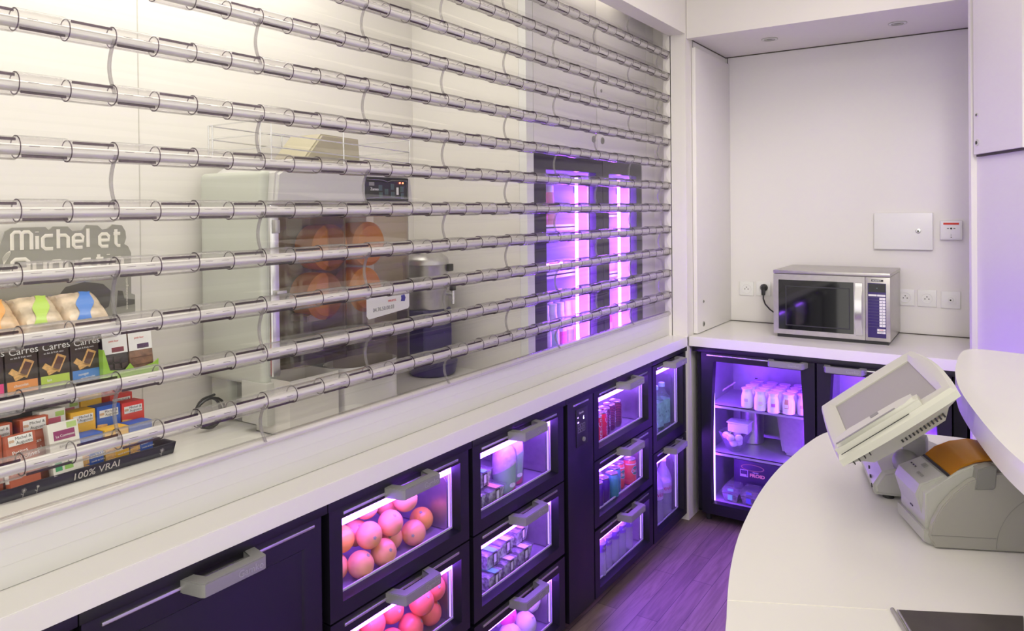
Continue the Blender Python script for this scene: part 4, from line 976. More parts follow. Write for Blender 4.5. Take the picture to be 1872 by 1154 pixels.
# second row: tall biscuit cartons standing on the shelf
cw = .0715
for i, (y0, c, fl_, lab) in enumerate(((.722, (.75, .03, .20), 'pink', 'dark brown biscuit carton with a pink band, cut by the picture edge'), (.797, (.75, .28, .06), 'orange', 'dark brown biscuit carton with an orange band, left of the green one'),
                                   (.872, (.45, .62, .06), 'green', 'dark brown biscuit carton with a lime green band in the middle of the row'), (.947, (.06, .22, .60), 'blue', 'dark brown biscuit carton with a blue band at the right of the row'))):
    t, mt = carton((-1.998, y0, 1.170), cw, .137, .042, brownc, lab, group='tall brown cartons on the display shelf', tilt=.10,
                   patches=(('band', .03, .97, .13, .34, c),),
                   texts=(('Carrés', .024, .12, .80, 'paper', .03), ('au lait & fruit secs', .0065, .16, .735, 'paper', .03), (('caramel', 'chocolat', 'lait', 'nougat')[i], .0095, .22, .235, 'paper', .04), ('et chocolat', .008, .3, .165, 'paper', .04)))
    biscuit(t, mt, ((.62, .55, .012, .021, -.45), (.30, .47, .007, .015, .9), (.42, .42, .006, .013, -1.2)), bis_l, cw, .137)
    obj('printed_chocolate', B().box(.0015, .0028, -.008, .008, -.015, .015, mtx=mt @ Matrix.Translation((0, .62*cw, .55*.137)) @ Matrix.Rotation(-.45, 4, 'X')), bis_d, t)
    o2 = copy_tree(t); o2.location.x -= .050; o2['label'] = f'brown biscuit carton in the back row, behind the one with the {fl_} band'; o2['group'] = 'brown cartons, back row'
# two white-topped packs in a green tray
tg = thing('pack_tray', (-2.02, 1.09, 1.170), 'lime green cardboard tray holding the two white-topped packs', 'tray')
gr = mat('lime_card', (.30, .55, .05), .5)
obj('tray', B().prism([(1.020, 1.172), (1.170, 1.172), (1.170, 1.215), (1.155, 1.205), (1.105, 1.195), (1.090, 1.215), (1.075, 1.198), (1.035, 1.205), (1.020, 1.26)], -1.986, -1.983, 'x').box(-2.06, -1.983, 1.020, 1.170, 1.170, 1.173).box(-2.06, -1.983, 1.017, 1.020, 1.172, 1.262), gr, tg)
for i, (y0, lab) in enumerate(((1.026, 'white-topped chocolate biscuit pack, left one in the lime green tray'), (1.096, 'white-topped biscuit pack with lattice pattern, right one in the lime green tray'))):
    t, mt = carton((-1.990, y0, 1.175), .066, .128, .040, mat('pack_pic', (.035, .025, .022) if i == 0 else (.22, .11, .06), .45, noise=.5, nscale=40), lab, group='packs in the green tray', tilt=.14,
                   patches=(('white_top', 0, 1, .55, 1.0, 'paper'), ('picture', .35, .85, .58, .68, (.35, .05, .04) if i == 0 else (.12, .05, .12))), texts=(('petit four', .007, .25, .80, 'red'),))
    if i:
        b = B()
        for k in range(3): b.box(.0006, .0014, .004, .062, .010+.020*k, .012+.020*k, mtx=mt)
        obj('lattice', b, bis_d, t)
    else:
        b = B()
        for k in range(8): b.box(.0002, .003, .006+(k % 3)*.020, .022+(k % 3)*.020, .008+(k//3)*.020, .024+(k//3)*.020, .002, mtx=mt)
        obj('printed_chocolate', b, mat('pic_choc', (.05, .03, .028), .4), t)
# lower rows
rust = mat('card_rust', (.42, .085, .035), .5); whitec = mat('card_white', (.78, .76, .70), .5); yel = mat('card_yellow', (.85, .48, .03), .5); blu = mat('card_blue', (.02, .10, .50), .5); redc = mat('card_red', (.68, .035, .02), .5)
def sticker(t, mt, w, h, z0=.80, z1=.93):
    p = obj('sticker', B().box(.0002, .0010, .10*w, .90*w, z0*h, z1*h, .0004, mtx=mt), 'paper', t)
    hd_ = B()
    for yy in (.16, .24): hd_.lathe([(.0035, 0), (.0035, .0006)], (0, 0, 0), 10, 'x', mtx=mt @ Matrix.Translation((.0010, yy*w, (z0+z1)/2*h)))
    obj('sticker_heads', hd_, mat('heads', (.62, .42, .28), .6), p)
    mr = mt.to_3x3()
    text('sticker_lettering', 'Michel &', .0095*w/.062, mt @ Vector((.0011, .32*w, ((z0+z1)/2+.01)*h)), mr @ Vector(Yp), mr @ Vector(Zp), 'ink', p, ext=.0001)
    text('sticker_lettering', 'Augustin', .0095*w/.062, mt @ Vector((.0011, .34*w, (z0+.02)*h)), mr @ Vector(Yp), mr @ Vector(Zp), 'ink', p, ext=.0001)
def sables(org, m, lab, grp, yaw=0, w=.062, h=.125, st=True, tilt=.05):
    t, mt = carton(org, w, h, .050, m, lab, group=grp, tilt=tilt, yaw=yaw, texts=(('Petits', .017, .47, .52, 'paper', .08), ('sablés', .016, .46, .38, 'paper', .08), ('ronds et bons', .006, .50, .28, 'paper', .05)))
    biscuit(t, mt, [(.20, .10+.11*k, .013, .0055, .12*((-1)**k)) for k in range(6)], bis_l, w, h)
    if st: sticker(t, mt, w, h)
    return t
G = ZC+.004
sables((-1.936, .930, G), blu, 'blue shortbread carton behind the tilted white pack in the front row', 'shortbread cartons in the front row', h=.100, st=False)
sables((-1.936, .997, G), yel, 'yellow shortbread carton in the middle of the front row', 'shortbread cartons in the front row', h=.100, st=False)
sables((-1.936, 1.062, G), blu, 'blue shortbread carton at the right end of the front row', 'shortbread cartons in the front row', h=.100, st=False)
sables((-1.990, .940, G), yel, 'yellow shortbread carton in the second row, white sticker on its upper front', 'shortbread cartons, second row', h=.150)
sables((-1.990, 1.006, G), blu, 'blue shortbread carton in the second row between the yellow and the red one', 'shortbread cartons, second row', h=.150)
sables((-1.990, 1.072, G), redc, 'red shortbread carton with a white sticker, right end of the second row', 'shortbread cartons, second row', h=.145)
sables((-2.045, 1.070, G), redc, 'red shortbread carton just behind the stickered red one', 'shortbread cartons, third row', h=.160)
sables((-2.050, .995, G), yel, 'tall yellow shortbread carton at the back, only its biscuit picture showing above the others', 'tall shortbread cartons at the back', w=.055, h=.205, st=False)
sables((-2.102, 1.030, G), redc, 'tall red shortbread carton at the back, left one of the red pair', 'tall shortbread cartons at the back', w=.050, h=.215, st=False)
sables((-2.104, 1.086, G), redc, 'tallest red shortbread carton at the far back, right one of the red pair', 'tall shortbread cartons at the back', w=.050, h=.225, st=False)
t, mt = carton((-1.905+.0, .765, ZC+.035), .068, .118, .022, rust, 'rust brown pack leaning out at the front of the tray, nearest one', tilt=.22, yaw=.10, texts=(('Petites', .013, .18, .60, 'paper', .10), ('paillolines', .0155, .18, .46, 'paper', .12), ('cacao noir', .006, .4, .26, 'paper', .05)))
sticker(t, mt, .068, .118, .78, .97)
obj('side_barcode', B().box(-.020, -.004, -.0006, .0002, .01, .045, mtx=mt), 'paper', t)
for y0, lab in ((.735, 'rust brown pack in the second row, left of the leaning one'), (.815, 'rust brown pack in the second row, right of the leaning one')):
    t, mt = carton((-1.965, y0, G), .064, .165, .04, rust, lab, group='rust packs, second row', tilt=.08, texts=(('Petites', .012, .2, .62, 'paper', .1), ('Paillol', .014, .2, .50, 'paper', .1)))
    sticker(t, mt, .064, .165, .82, .98)
t, mt = carton((-1.915, .862, ZC+.030), .072, .125, .022, whitec, 'white pack with a purple plaque leaning out at the front of the tray', tilt=.24, yaw=.05, patches=(('plaque', .16, .86, .66, .84, (.28, .03, .14)), ('leaf', .62, .95, .86, .97, (.45, .62, .20)), ('green_mark', .08, .30, .08, .26, (.04, .30, .12)), ('green_mark', .38, .66, .08, .22, (.25, .50, .10)), ('berry', .1, .5, .29, .36, (.6, .05, .05))),
               texts=(('La Comtesse', .0085, .22, .71, 'paper', .02), ('galettes', .010, .3, .52, 'greyp', .02)))
for y0, lab in ((.868, 'white pack with a pink and green print in the second row, left one'), (.933, 'white pack with a pink and green print in the second row, right one')):
    t, mt = carton((-2.050 if y0 > .9 else -1.985, y0, G), .060, .170, .04, whitec, lab, group='white packs, second row', tilt=.08, patches=(('pink_print', .3, .8, .80, .88, (.55, .12, .18)), ('leaf', .6, .95, .89, .96, (.40, .58, .15))))
t, mt = carton((-1.93, .700, G), .06, .15, .04, rust, 'rust brown pack at the left picture edge in the low row', tilt=.05)

# ================================================================== juicer
jx0, jx1, jy0, jy1 = -2.14, -1.800, 1.405, 2.045
J = thing('orange_juicer', (-1.97, 1.72, ZC), 'large commercial orange juicer with a wire feed basket behind the shutter', 'juicer')
pale = mat('casing_pale', (.52, .54, .48), .30); silver2 = mat('casing_silver', (.62, .61, .60), .30, .15)
obj('side_casing', B().box(jx0, jx1-.03, jy0, jy0+.055, 1.10, 1.748, .022, seg=4), pale, J)
obj('back_casing', B().box(jx0, jx0+.10, jy0+.03, jy1, ZC+.02, 1.74, .02, seg=4), pale, J)
obj('base', B().box(jx0+.02, jx1-.11, jy0+.06, jy1, ZC, ZC+.03, .005).box(jx0+.03, jx1-.14, jy0+.06, jy1, ZC+.03, 1.13, .01), 'greyp', J)
obj('leg_casing', B().box(-1.935, -1.815, jy0-.002, jy0+.055, ZC+.03, 1.115, .006), 'lightgrey', J)
hd_ = obj('head', B().prism([(jy0+.02, 1.648), (jy1, 1.648), (jy1-.012, 1.735), (jy1-.06, 1.762), (jy0+.10, 1.785), (jy0+.03, 1.74)], jx0+.02, jx1+.004, 'x', bev=.010, seg=3), silver2, J)
# control panel on the head
yp0, yp1, zp0, zp1 = 1.795, 2.010, 1.658, 1.740
cp = obj('control_panel', B().box(jx1+.0035, jx1+.008, yp0, yp1, zp0, zp1, .003), 'dark', J)
obj('panel_line', B().tube([(jx1+.009, yp0+.006, zp1-.008), (jx1+.009, yp0+.085, zp1-.010), (jx1+.009, yp0+.105, zp1-.016), (jx1+.009, yp0+.125, zp1-.010), (jx1+.009, yp1-.010, zp1-.010), (jx1+.009, yp1-.006, zp0+.010), (jx1+.009, yp0+.1, zp0+.014), (jx1+.009, yp0+.005, zp0+.009)], .0008, 5), 'chrome', cp)
text('maker_lettering', 'Zumex', .014, (jx1+.0085, yp0+.022, zp0+.036), Yp, Zp, 'paper', cp)
kb = B()
for yy, zz in ((.070, .045), (.072, .020), (.100, .032), (.130, .050), (.132, .022), (.178, .042), (.180, .018)): kb.box(jx1+.008, jx1+.0095, yp0+yy-.009, yp0+yy+.009, zp0+zz-.010, zp0+zz+.010, .001)
obj('button', kb, mat('button_teal', (.06, .10, .10), .4), cp)
obj('display', B().box(jx1+.008, jx1+.0094, yp0+.151, yp0+.161, zp0+.022, zp0+.048), 'paper', cp)
obj('display', B().box(jx1+.008, jx1+.0094, yp0+.016, yp0+.040, zp0+.052, zp0+.064), 'greyp', cp)
obj('warning_lamp', B().sphere((jx1+.009, yp0+.168, zp0+.064), .0028, u=10, v=6).sphere((jx1+.009, yp0+.184, zp0+.064), .0028, u=10, v=6), emis('red_lamp', (1, .12, .05), 12), cp)
# squeezing unit: plate, drums, cups seen through the smoky cover
obj('mechanism_plate', B().box(-2.04, -2.03, jy0+.055, jy1-.01, 1.13, 1.65), mat('plate_steel', (.40, .38, .34), .35, .4), J)
drum = mat('drum_orange', (.85, .33, .05), .45)
for y, z in ((1.760, 1.50), (1.945, 1.505), (1.735, 1.335), (1.925, 1.340)):
    obj('drum', B().lathe([(.030, 0), (.078, .012), (.080, .05), (.080, .10), (.066, .115), (.02, .118), (1e-4, .118)], (-2.03, y, z), 36, 'x'), drum, J)
obj('wedge', B().prism([(1.84, 1.36), (1.99, 1.30), (2.02, 1.285), (2.02, 1.255), (1.66, 1.255), (1.66, 1.275), (1.80, 1.30)], -2.02, -1.93, 'x', bev=.004), mat('wedge_grey', (.45, .42, .38), .4), J)
obj('juice_tray', B().box(-2.02, -1.86, 1.62, 2.02, 1.165, 1.20, .006), mat('tray_smoke', (.10, .08, .08), .35), J)
smoke = clear('smoky_cover', (.80, .75, .68), (.45, .38, .36), 1.49, .02, haze=.04, hazecol=(.45, .38, .30), power=2, refl=1.3)
def cover(y0, y1, z0, z1):
    pts = []; r = .05
    for a_ in range(0, 91, 15): pts.append((jx1+.004-r+r*math.sin(math.radians(a_)), y0+r-r*math.cos(math.radians(a_))))
    for a_ in range(0, 91, 15): pts.append((jx1+.004-r+r*math.cos(math.radians(a_)), y1-r+r*math.sin(math.radians(a_))))
    pts = [(-2.0, y0)]+pts+[(-2.0, y1)]
    vs = []; fs = []
    for p in pts: vs += [(p[0], p[1], z0), (p[0], p[1], z1)]
    for i in range(len(pts)-1): fs.append((2*i, 2*i+2, 2*i+3, 2*i+1))
    return B().add(vs, fs)
obj('front_cover', cover(jy0+.065, 1.735, 1.145, 1.645), smoke, J)
obj('front_cover', cover(1.740, jy1-.002, 1.075, 1.645), smoke, J)
p = obj('sticker', B().prism([(1.800, 1.262), (1.806, 1.256), (2.004, 1.272), (2.010, 1.280), (2.010, 1.335), (1.796, 1.335), (1.796, 1.268)], jx1+.0045, jx1+.0055, 'x'), 'paper', J)
text('phone_lettering', '04.76.50.00.03', .019, (jx1+.006, 1.825, 1.278), (0, 1, .03), Zp, 'greyp', p, sx=.95)
text('red_lettering', 'FRUITS', .010, (jx1+.006, 1.90, 1.305), (0, 1, .03), Zp, 'red', p, sx=1.3)
obj('blue_mark', B().prism([(1.965, 1.302), (1.985, 1.300), (1.990, 1.312), (1.984, 1.324), (1.966, 1.322), (1.968, 1.312)], jx1+.0055, jx1+.0062, 'x'), mat('blue_ink', (.05, .05, .30), .5), p)
# chrome column at the left of the cover
col = obj('column', B().box(jx1-.05, jx1-.012, jy0+.018, jy0+.050, 1.13, 1.645, .008, seg=3), 'chrome', J)
obj('latch', B().box(jx1-.012, jx1+.004, jy0+.022, jy0+.040, 1.56, 1.60, .003).box(jx1-.012, jx1+.004, jy0+.026, jy0+.062, 1.375, 1.388, .002), 'steel', col)
# feed basket
bk = B(); bx0, bx1, by0, by1 = -2.10, -1.795, 1.415, 2.02
for z in (1.815, 1.855, 1.898):
    bk.tube([(bx0, by0, z), (bx1, by0, z), (bx1, by1, z-.02), (bx0, by1, z-.02)], .0022, 6, closed=True)
for x, y in ((bx0, by0), (bx1, by0), (bx1-.05, by0), (bx0, by1), (bx1, by1), (bx1, 1.70), (bx0, 1.70), (bx0+.02, by0)): bk.tube([(x, y, 1.765), (x, y, 1.898-(y-by0)*.033)], .0025, 6)
obj('feed_basket', bk, 'chrome', J)
obj('feed_lid', B().prism([(1.60, 1.80), (1.668, 1.878), (1.835, 1.872), (1.842, 1.795), (1.82, 1.780), (1.60, 1.780)], -2.02, -1.86, 'x', bev=.006, seg=3), mat('lid_beige', (.42, .38, .27), .45), J)
# peel bins
t = thing('peel_bin', (-1.80, 1.53, ZC), 'square white-grey peel bin under the left side of the juicer', 'bin')
obj('bin', B().ring([(-1.90, 1.430), (-1.745, 1.430), (-1.745, 1.620), (-1.90, 1.620)], [(-1.897, 1.433), (-1.748, 1.433), (-1.748, 1.617), (-1.897, 1.617)], ZC, 1.125, 'z').box(-1.90, -1.745, 1.430, 1.620, ZC, ZC+.003), mat('bin_grey', (.66, .64, .61), .28, .25), t)
t = thing('peel_bin', (-1.82, 1.80, ZC), 'rounded stainless steel peel bin under the right side of the juicer', 'bin')
op = [(-1.82+.085*math.copysign(abs(math.cos(a_))**.7, math.cos(a_)), 1.790+.135*math.copysign(abs(math.sin(a_))**.75, math.sin(a_))) for a_ in [2*PI*i/40 for i in range(40)]]
ip = [(-1.82+(x+1.82)*.97, 1.790+(y-1.790)*.98) for x, y in op]
obj('bin', B().ring(op, ip, ZC, 1.118, 'z').prism(ip, ZC, ZC+.003), mat('bin_steel', (.74, .73, .74), .25, .6), t)
# cable coil left of the juicer
cb = []
for i in range(44): a_ = i/44*4.6*PI; cb.append((-2.03+.012*math.sin(a_*.7), 1.355+.055*math.cos(a_)*(1-.3*i/44), ZC+.055+.045*math.sin(a_)))
solo('power_cable', B().tube([(-2.10, 1.30, ZC+.006)]+cb+[(-2.05, 1.39, ZC+.10)], .004, 8), 'dark', 'coiled black power cable on the worktop left of the juicer', 'cable')
# ================================================================== coffee urn
ux, uy = -1.985, 2.325
t = thing('coffee_grinder_base', (ux, uy, ZC), 'dark blue round and square stand carrying the steel urn right of the juicer', 'stand')
bl = mat('stand_blue', (.035, .025, .12), .35)
obj('round_foot', B().lathe([(.085, 0), (.095, .008), (.105, .055), (.098, .058)], (ux+.03, uy, ZC), 36), bl, t)
obj('stand_body', B().box(ux-.08, ux+.07, uy-.095, uy+.085, ZC+.058, 1.225, .012, seg=3), bl, t)
t.name = 'urn_stand'
t = thing('coffee_urn', (ux, uy, 1.225), 'stainless steel urn with a domed lid and tap on the dark blue stand', 'urn')
obj('body', B().lathe([(.088, 0), (.092, .006), (.092, .175), (.095, .180)], (ux, uy, 1.225), 40), 'steel', t)
obj('lid', B().lathe([(.096, .180), (.096, .192), (.090, .206), (.055, .232), (.02, .238), (1e-4, .238)], (ux, uy, 1.225), 40), 'steel', t)
obj('lid_knob', B().lathe([(.012, .236), (.016, .250), (1e-4, .254)], (ux, uy-.05, 1.222), 20), 'dark', t)
tp = obj('tap', B().cyl((ux+.085, uy+.03, 1.285), .008, .035, 'x').cyl((ux+.118, uy+.03, 1.245), .007, .055, 'z'), 'chrome', t)
obj('tap_lever', B().box(ux+.108, ux+.126, uy+.018, uy+.042, 1.298, 1.330, .004), 'dark', tp)
obj('clasp', B().box(ux+.070, ux+.098, uy+.030, uy+.062, 1.375, 1.405, .004), 'dark', t)

# ================================================================== microwave
mx0, mx1, my = -1.003, -.462, 3.930
T = thing('microwave', (-.732, 4.13, ZC), 'stainless steel commercial microwave oven on the short worktop in the niche', 'microwave')
ss = mat('oven_steel', (.50, .48, .46), .30, .8, noise=.05, nscale=40)
obj('plinth', B().box(mx0+.017, mx1-.008, my+.004, 4.325, ZC+.0, .975), 'dark', T)
obj('body', B().box(mx0, mx1, my+.012, 4.330, .974, 1.283, .002).box(mx0-.001, mx1+.001, my-.006, 4.331, 1.284, 1.301, .003), ss, T)
dr = obj('door', B().ring(rq(mx0, -.5715, .974, 1.281), rq(-.978, -.622, .998, 1.252), my+.012, my-.004, 'y'), ss, T)
obj('window', B().box(-.980, -.620, my+.001, my+.004, .996, 1.254), mat('oven_glass', (.006, .006, .008), .04, coat=.5), dr)
obj('window_mesh', B().ring(rq(-.945, -.640, 1.018, 1.222), rq(-.940, -.645, 1.023, 1.217), my+.001, my+.0005, 'y'), mat('mesh_edge', (.03, .03, .035), .3), dr)
hn = [(1.252, 0), (1.250, .010), (1.222, .012), (1.185, .034), (1.060, .036), (1.025, .014), (.997, .010), (.993, 0)]
obj('handle', B().prism([(my-.004-d, z) for z, d in hn]+[], -.612, -.583, 'x', bev=.003) if False else B().add(*(lambda P, n: ([(x, my-.004-d, z) for x in (-.613, -.582) for z, d in P]+[], [tuple(range(n)), tuple(range(2*n-1, n-1, -1))]+[(i, (i+1) % n, n+(i+1) % n, n+i) for i in range(n)]))(hn, len(hn))), 'chrome', dr)
pn = obj('control_housing', B().box(-.5695, mx1, my-.004, my+.012, .974, 1.281, .001), ss, T)
obj('control_panel', B().box(-.559, -.479, my-.0055, my-.004, .990, 1.253, .0007), mat('panel_blue', (.035, .02, .13), .4), pn)
obj('display', B().box(-.556, -.482, my-.0062, my-.0054, 1.210, 1.250), mat('panel_black', (.008, .008, .012), .12), pn)
kw = B().box(-.556, -.520, my-.0062, my-.0054, 1.190, 1.199).box(-.518, -.482, my-.0062, my-.0054, 1.190, 1.199)
for k in range(10): kw.box(-.508, -.482, my-.0062, my-.0054, 1.1725-.0143*k, 1.1845-.0143*k)
kw.box(-.518, -.482, my-.0062, my-.0054, 1.024, 1.034).box(-.518, -.482, my-.0062, my-.0054, 1.011, 1.021)
obj('key_label', kw, 'paper', pn)
ln = B()
for k in range(11): ln.box(-.556, -.509, my-.0060, my-.0054, 1.1855-.0143*k, 1.1860-.0143*k)
obj('panel_line', ln, 'greyp', pn)
for k in range(10): text('key_lettering', str((k+1) % 10), .009, (-.4975, my-.0064, 1.1752-.0143*k), Xp, Zp, 'ink', pn, ext=.0001)
text('key_lettering', 'STOP', .008, (-.510, my-.0064, 1.0262), Xp, Zp, 'red', pn, ext=.0001)
text('key_lettering', 'START', .008, (-.512, my-.0064, 1.0132), Xp, Zp, 'ink', pn, ext=.0001)
obj('maker_plate', B().box(-.543, -.491, my-.0052, my-.004, 1.261, 1.271, .0008), 'dark', pn)
text('maker_lettering', 'HOBART', .010, (-.540, my-.0054, 1.2625), Xp, Zp, 'chrome', pn, ext=.0001)
obj('green_dot', B().box(-.519, -.5175, my-.0066, my-.0060, 1.2285, 1.230), emis('dot', (.6, .8, 1), 2), pn)
# sockets on the back wall
YW = 4.35
def plate(x, z, s=.082, kind='socket'):
    lab = {0: 'white wall socket at the far left of the niche wall', 1: 'white wall socket with the black microwave plug in it', 2: 'white wall socket just right of the microwave', 3: 'white wall socket in the middle of the three right of the microwave', 4: 'white blank outlet plate with a central knob, rightmost on the niche wall'}[kind]
    t = thing('wall_socket', (x, YW, z), lab, 'socket', 'wall sockets in the niche')
    obj('plate', B().box(x-s/2, x+s/2, YW-.009, YW, z-s/2, z+s/2, .003), 'white', t)
    if kind < 4:
        obj('well', B().lathe([(.0275, -.0085), (.0270, -.0112), (.0245, -.0112), (.0230, -.0096), (1e-4, -.0094)], (x, YW, z), 32, 'y'), 'white', t)
        h_ = B()
        for dx, dz in ((-.009, -.003), (.009, -.003), (0, .008)): h_.lathe([(.0028, 0), (.0028, -.0006), (1e-4, -.0007)], (x+dx, YW-.0097, z+dz), 12, 'y')
        obj('pin_hole', h_, 'dark', t)
    else:
        obj('inner_plate', B().box(x-.024, x+.024, YW-.011, YW-.009, z-.024, z+.024, .001), 'white', t)
        obj('knob', B().lathe([(.013, -.011), (.012, -.020), (.008, -.021), (.007, -.018), (1e-4, -.018)], (x, YW, z), 24, 'y'), 'white', t)
        obj('knob_hole', B().lathe([(.0035, -.0185), (1e-4, -.0185)], (x, YW, z), 12, 'y'), 'ink', t)
plate(-1.262, 1.152, kind=0); plate(-1.166, 1.155, kind=1); plate(-.440, 1.147, .086, kind=2); plate(-.341, 1.147, .086, kind=3); plate(-.236, 1.145, .086, kind=4)
t = thing('power_plug', (-1.160, YW-.01, 1.165), 'black plug and cable running from the wall socket down to the microwave', 'plug')
obj('plug', B().lathe([(.021, -.012), (.021, -.022), (.014, -.034), (.010, -.042), (1e-4, -.043)], (-1.160, YW, 1.163), 24, 'y').box(-1.170, -1.150, YW-.040, YW-.018, 1.120, 1.160, .006), 'dark', t)
obj('cable', B().tube([(-1.160, YW-.030, 1.130), (-1.160, YW-.032, 1.100), (-1.150, YW-.030, 1.070), (-1.125, YW-.025, 1.040), (-1.090, YW-.020, 1.015), (-1.05, YW-.02, 1.0), (-1.0, YW-.022, 1.0)], .0042, 8), 'dark', t)
# fuse box and fire call point
t = thing('wall_box', (-.447, YW, 1.49), 'white flat electrical wall box with a round lock above the microwave', 'box')
obj('box', B().box(-.583, -.312, YW-.030, YW, 1.398, 1.588, .002), 'white', t)
k = obj('lock', B().lathe([(.012, 0), (.012, -.004), (.009, -.005)], (-.377, YW-.030, 1.494), 24, 'y'), 'chrome', t)
obj('keyhole', B().lathe([(.0045, 0), (1e-4, -.0006)], (-.377, YW-.0352, 1.494), 12, 'y'), 'dark', k)
t = thing('fire_call_point', (-.231, YW, 1.499), 'small white call point with a red strip beside the wall box', 'alarm')
obj('housing', B().box(-.279, -.183, YW-.028, YW, 1.451, 1.547, .004), 'white', t)
obj('face', B().box(-.273, -.189, YW-.030, YW-.028, 1.457, 1.541, .001), 'white', t)
obj('red_strip', B().box(-.265, -.197, YW-.0310, YW-.030, 1.527, 1.537), 'red', t)
sy = B().lathe([(.0048, 0), (1e-4, -.0005)], (-.231, YW-.0302, 1.508), 16, 'y')
for s_ in (-1, 1): sy.prism([(-.231+s_*.0085, 1.508), (-.231+s_*.0135, 1.5115), (-.231+s_*.0135, 1.5095), (-.231+s_*.0185, 1.5095), (-.231+s_*.0185, 1.5065), (-.231+s_*.0135, 1.5065), (-.231+s_*.0135, 1.5045)], YW-.0308, YW-.0302, 'y')
sy.box(-.2335, -.2285, YW-.0308, YW-.0302, 1.462, 1.466)
obj('symbol', sy, 'ink', t)
text('symbol', ')', .012, (-.2335, YW-.0306, 1.472), Xp, Zp, 'ink', t, ext=.0002)

# ================================================================== till monitor
az, el = math.radians(15.7), math.radians(36.9)
w = Vector((-math.sin(az), math.cos(az), 0)); uu = Vector((math.cos(az)*math.cos(el), math.sin(az)*math.cos(el), math.sin(el)))
Dp = Vector((-.286, 1.606, 1.110)); Wm, Hm = .400, .262
Ap = Dp+w*Wm; Xa = -w; Na = Xa.cross(uu)
MM = Matrix(((Xa.x, uu.x, Na.x, Ap.x), (Xa.y, uu.y, Na.y, Ap.y), (Xa.z, uu.z, Na.z, Ap.z), (0, 0, 0, 1)))   # x right, y up the screen, z out of the screen
T = thing('till_monitor', (-.17, 1.97, ZC), 'ivory touchscreen till monitor with card reader tilted back on the service desk', 'monitor')
def mb(fn): b = B(); fn(b); b.v = [tuple(MM @ Vector(v)) for v in b.v]; return b
def outline(k, top=.014):
    pts = []; n = 10
    c = [(0, 0), (Wm, 0), (Wm, Hm), (0, Hm)]
    for i in range(4):
        p, q = Vector(c[i]), Vector(c[(i+1) % 4]); d = q-p; nn = Vector((d.y, -d.x)).normalized(); bow = (.004, .008, top, .008)[i]
        for j in range(n):
            f = j/n; rr = 0
            v = p+d*f+nn*(bow*math.sin(PI*f)); pts.append(v)
    ctr = Vector((Wm/2, Hm/2)); return [tuple(ctr+(v-ctr)*Vector((1-k/(Wm/2), 1-k/(Hm/2))) if False else (ctr.x+(v.x-ctr.x)*(1-k/(Wm/2)), ctr.y+(v.y-ctr.y)*(1-k/(Hm/2)))) for v in pts]
sx0, sx1, sy0, sy1 = .040, Wm-.062, .036, Hm-.026
def inner(): 
    c = [(sx0, sy0), (sx1, sy0), (sx1, sy1), (sx0, sy1)]; o = []
    for i in range(4):
        p, q = Vector(c[i]), Vector(c[(i+1) % 4])
        for j in range(10): o.append(tuple(p+(q-p)*(j/10)))
    return o
def bez(b):
    A, Bo, Cc = outline(0), outline(.006), inner(); n = 40
    vs = [(x, y, -.018) for x, y in A]+[(x, y, -.004) for x, y in A]+[(x, y, .004) for x, y in Bo]+[(x, y, .004) for x, y in [((p[0]+q[0])/2, (p[1]+q[1])/2) for p, q in zip(Bo, Cc)]]+[(x, y, -.004) for x, y in Cc]+[(x, y, -.010) for x, y in Cc]
    fs = [(k*n+i, k*n+(i+1) % n, (k+1)*n+(i+1) % n, (k+1)*n+i) for k in range(5) for i in range(n)]
    b.add(vs, fs)
bz = obj('bezel', mb(bez), 'offwhite', T, sharp=.5)
obj('screen', mb(lambda b: b.box(sx0-.002, sx1+.002, sy0-.002, sy1+.002, -.010, -.007)), 'screen', bz)
def back(b):
    A = outline(.003); Bk = outline(.030); C2 = outline(.050); n = 40
    vs = [(x, y, -.018) for x, y in A]+[(x, y, -.034) for x, y in Bk]+[(x, y, -.058) for x, y in C2]
    fs = [(k*n+i, k*n+(i+1) % n, (k+1)*n+(i+1) % n, (k+1)*n+i) for k in range(2) for i in range(n)]+[tuple(2*n+i for i in range(n))[::-1], tuple(range(n))]
    b.add(vs, fs)
bh = obj('back_housing', mb(back), 'lightgrey', T, sharp=.5)
def vents(b):
    for k in range(12): b.box(Wm-.052, Wm-.028, .120+k*.0085, .1235+k*.0085, -.046, -.038)
    for k in range(4): b.box(Wm-.014, Wm-.004, .020+k*.012, .022+k*.012, -.028, -.019)
obj('vent', mb(vents), 'dark', bh)
def msr(b):
    x0, x1 = Wm-.050, Wm-.004
    b.prism([(x0+.004, .012), (x1-.004, .006), (x1+.004, .030), (x1+.004, .170), (x1, .196), (x0+.012, .200), (x0, .165), (x0-.002, .050)], -.012, .024, 'z', bev=.008, seg=3)
cr_ = obj('card_reader', mb(msr), 'offwhite', T)
obj('reader_slot', mb(lambda b: b.box(Wm-.0075, Wm+.0002, .016, .150, .0245, .0252).box(Wm-.0455, Wm-.030, .100, .118, .0242, .0247)), 'greyp', cr_)
obj('reader_slot', mb(lambda b: b.box(Wm+.0035, Wm+.0052, .012, .165, .004, .0052)), 'dark', cr_)
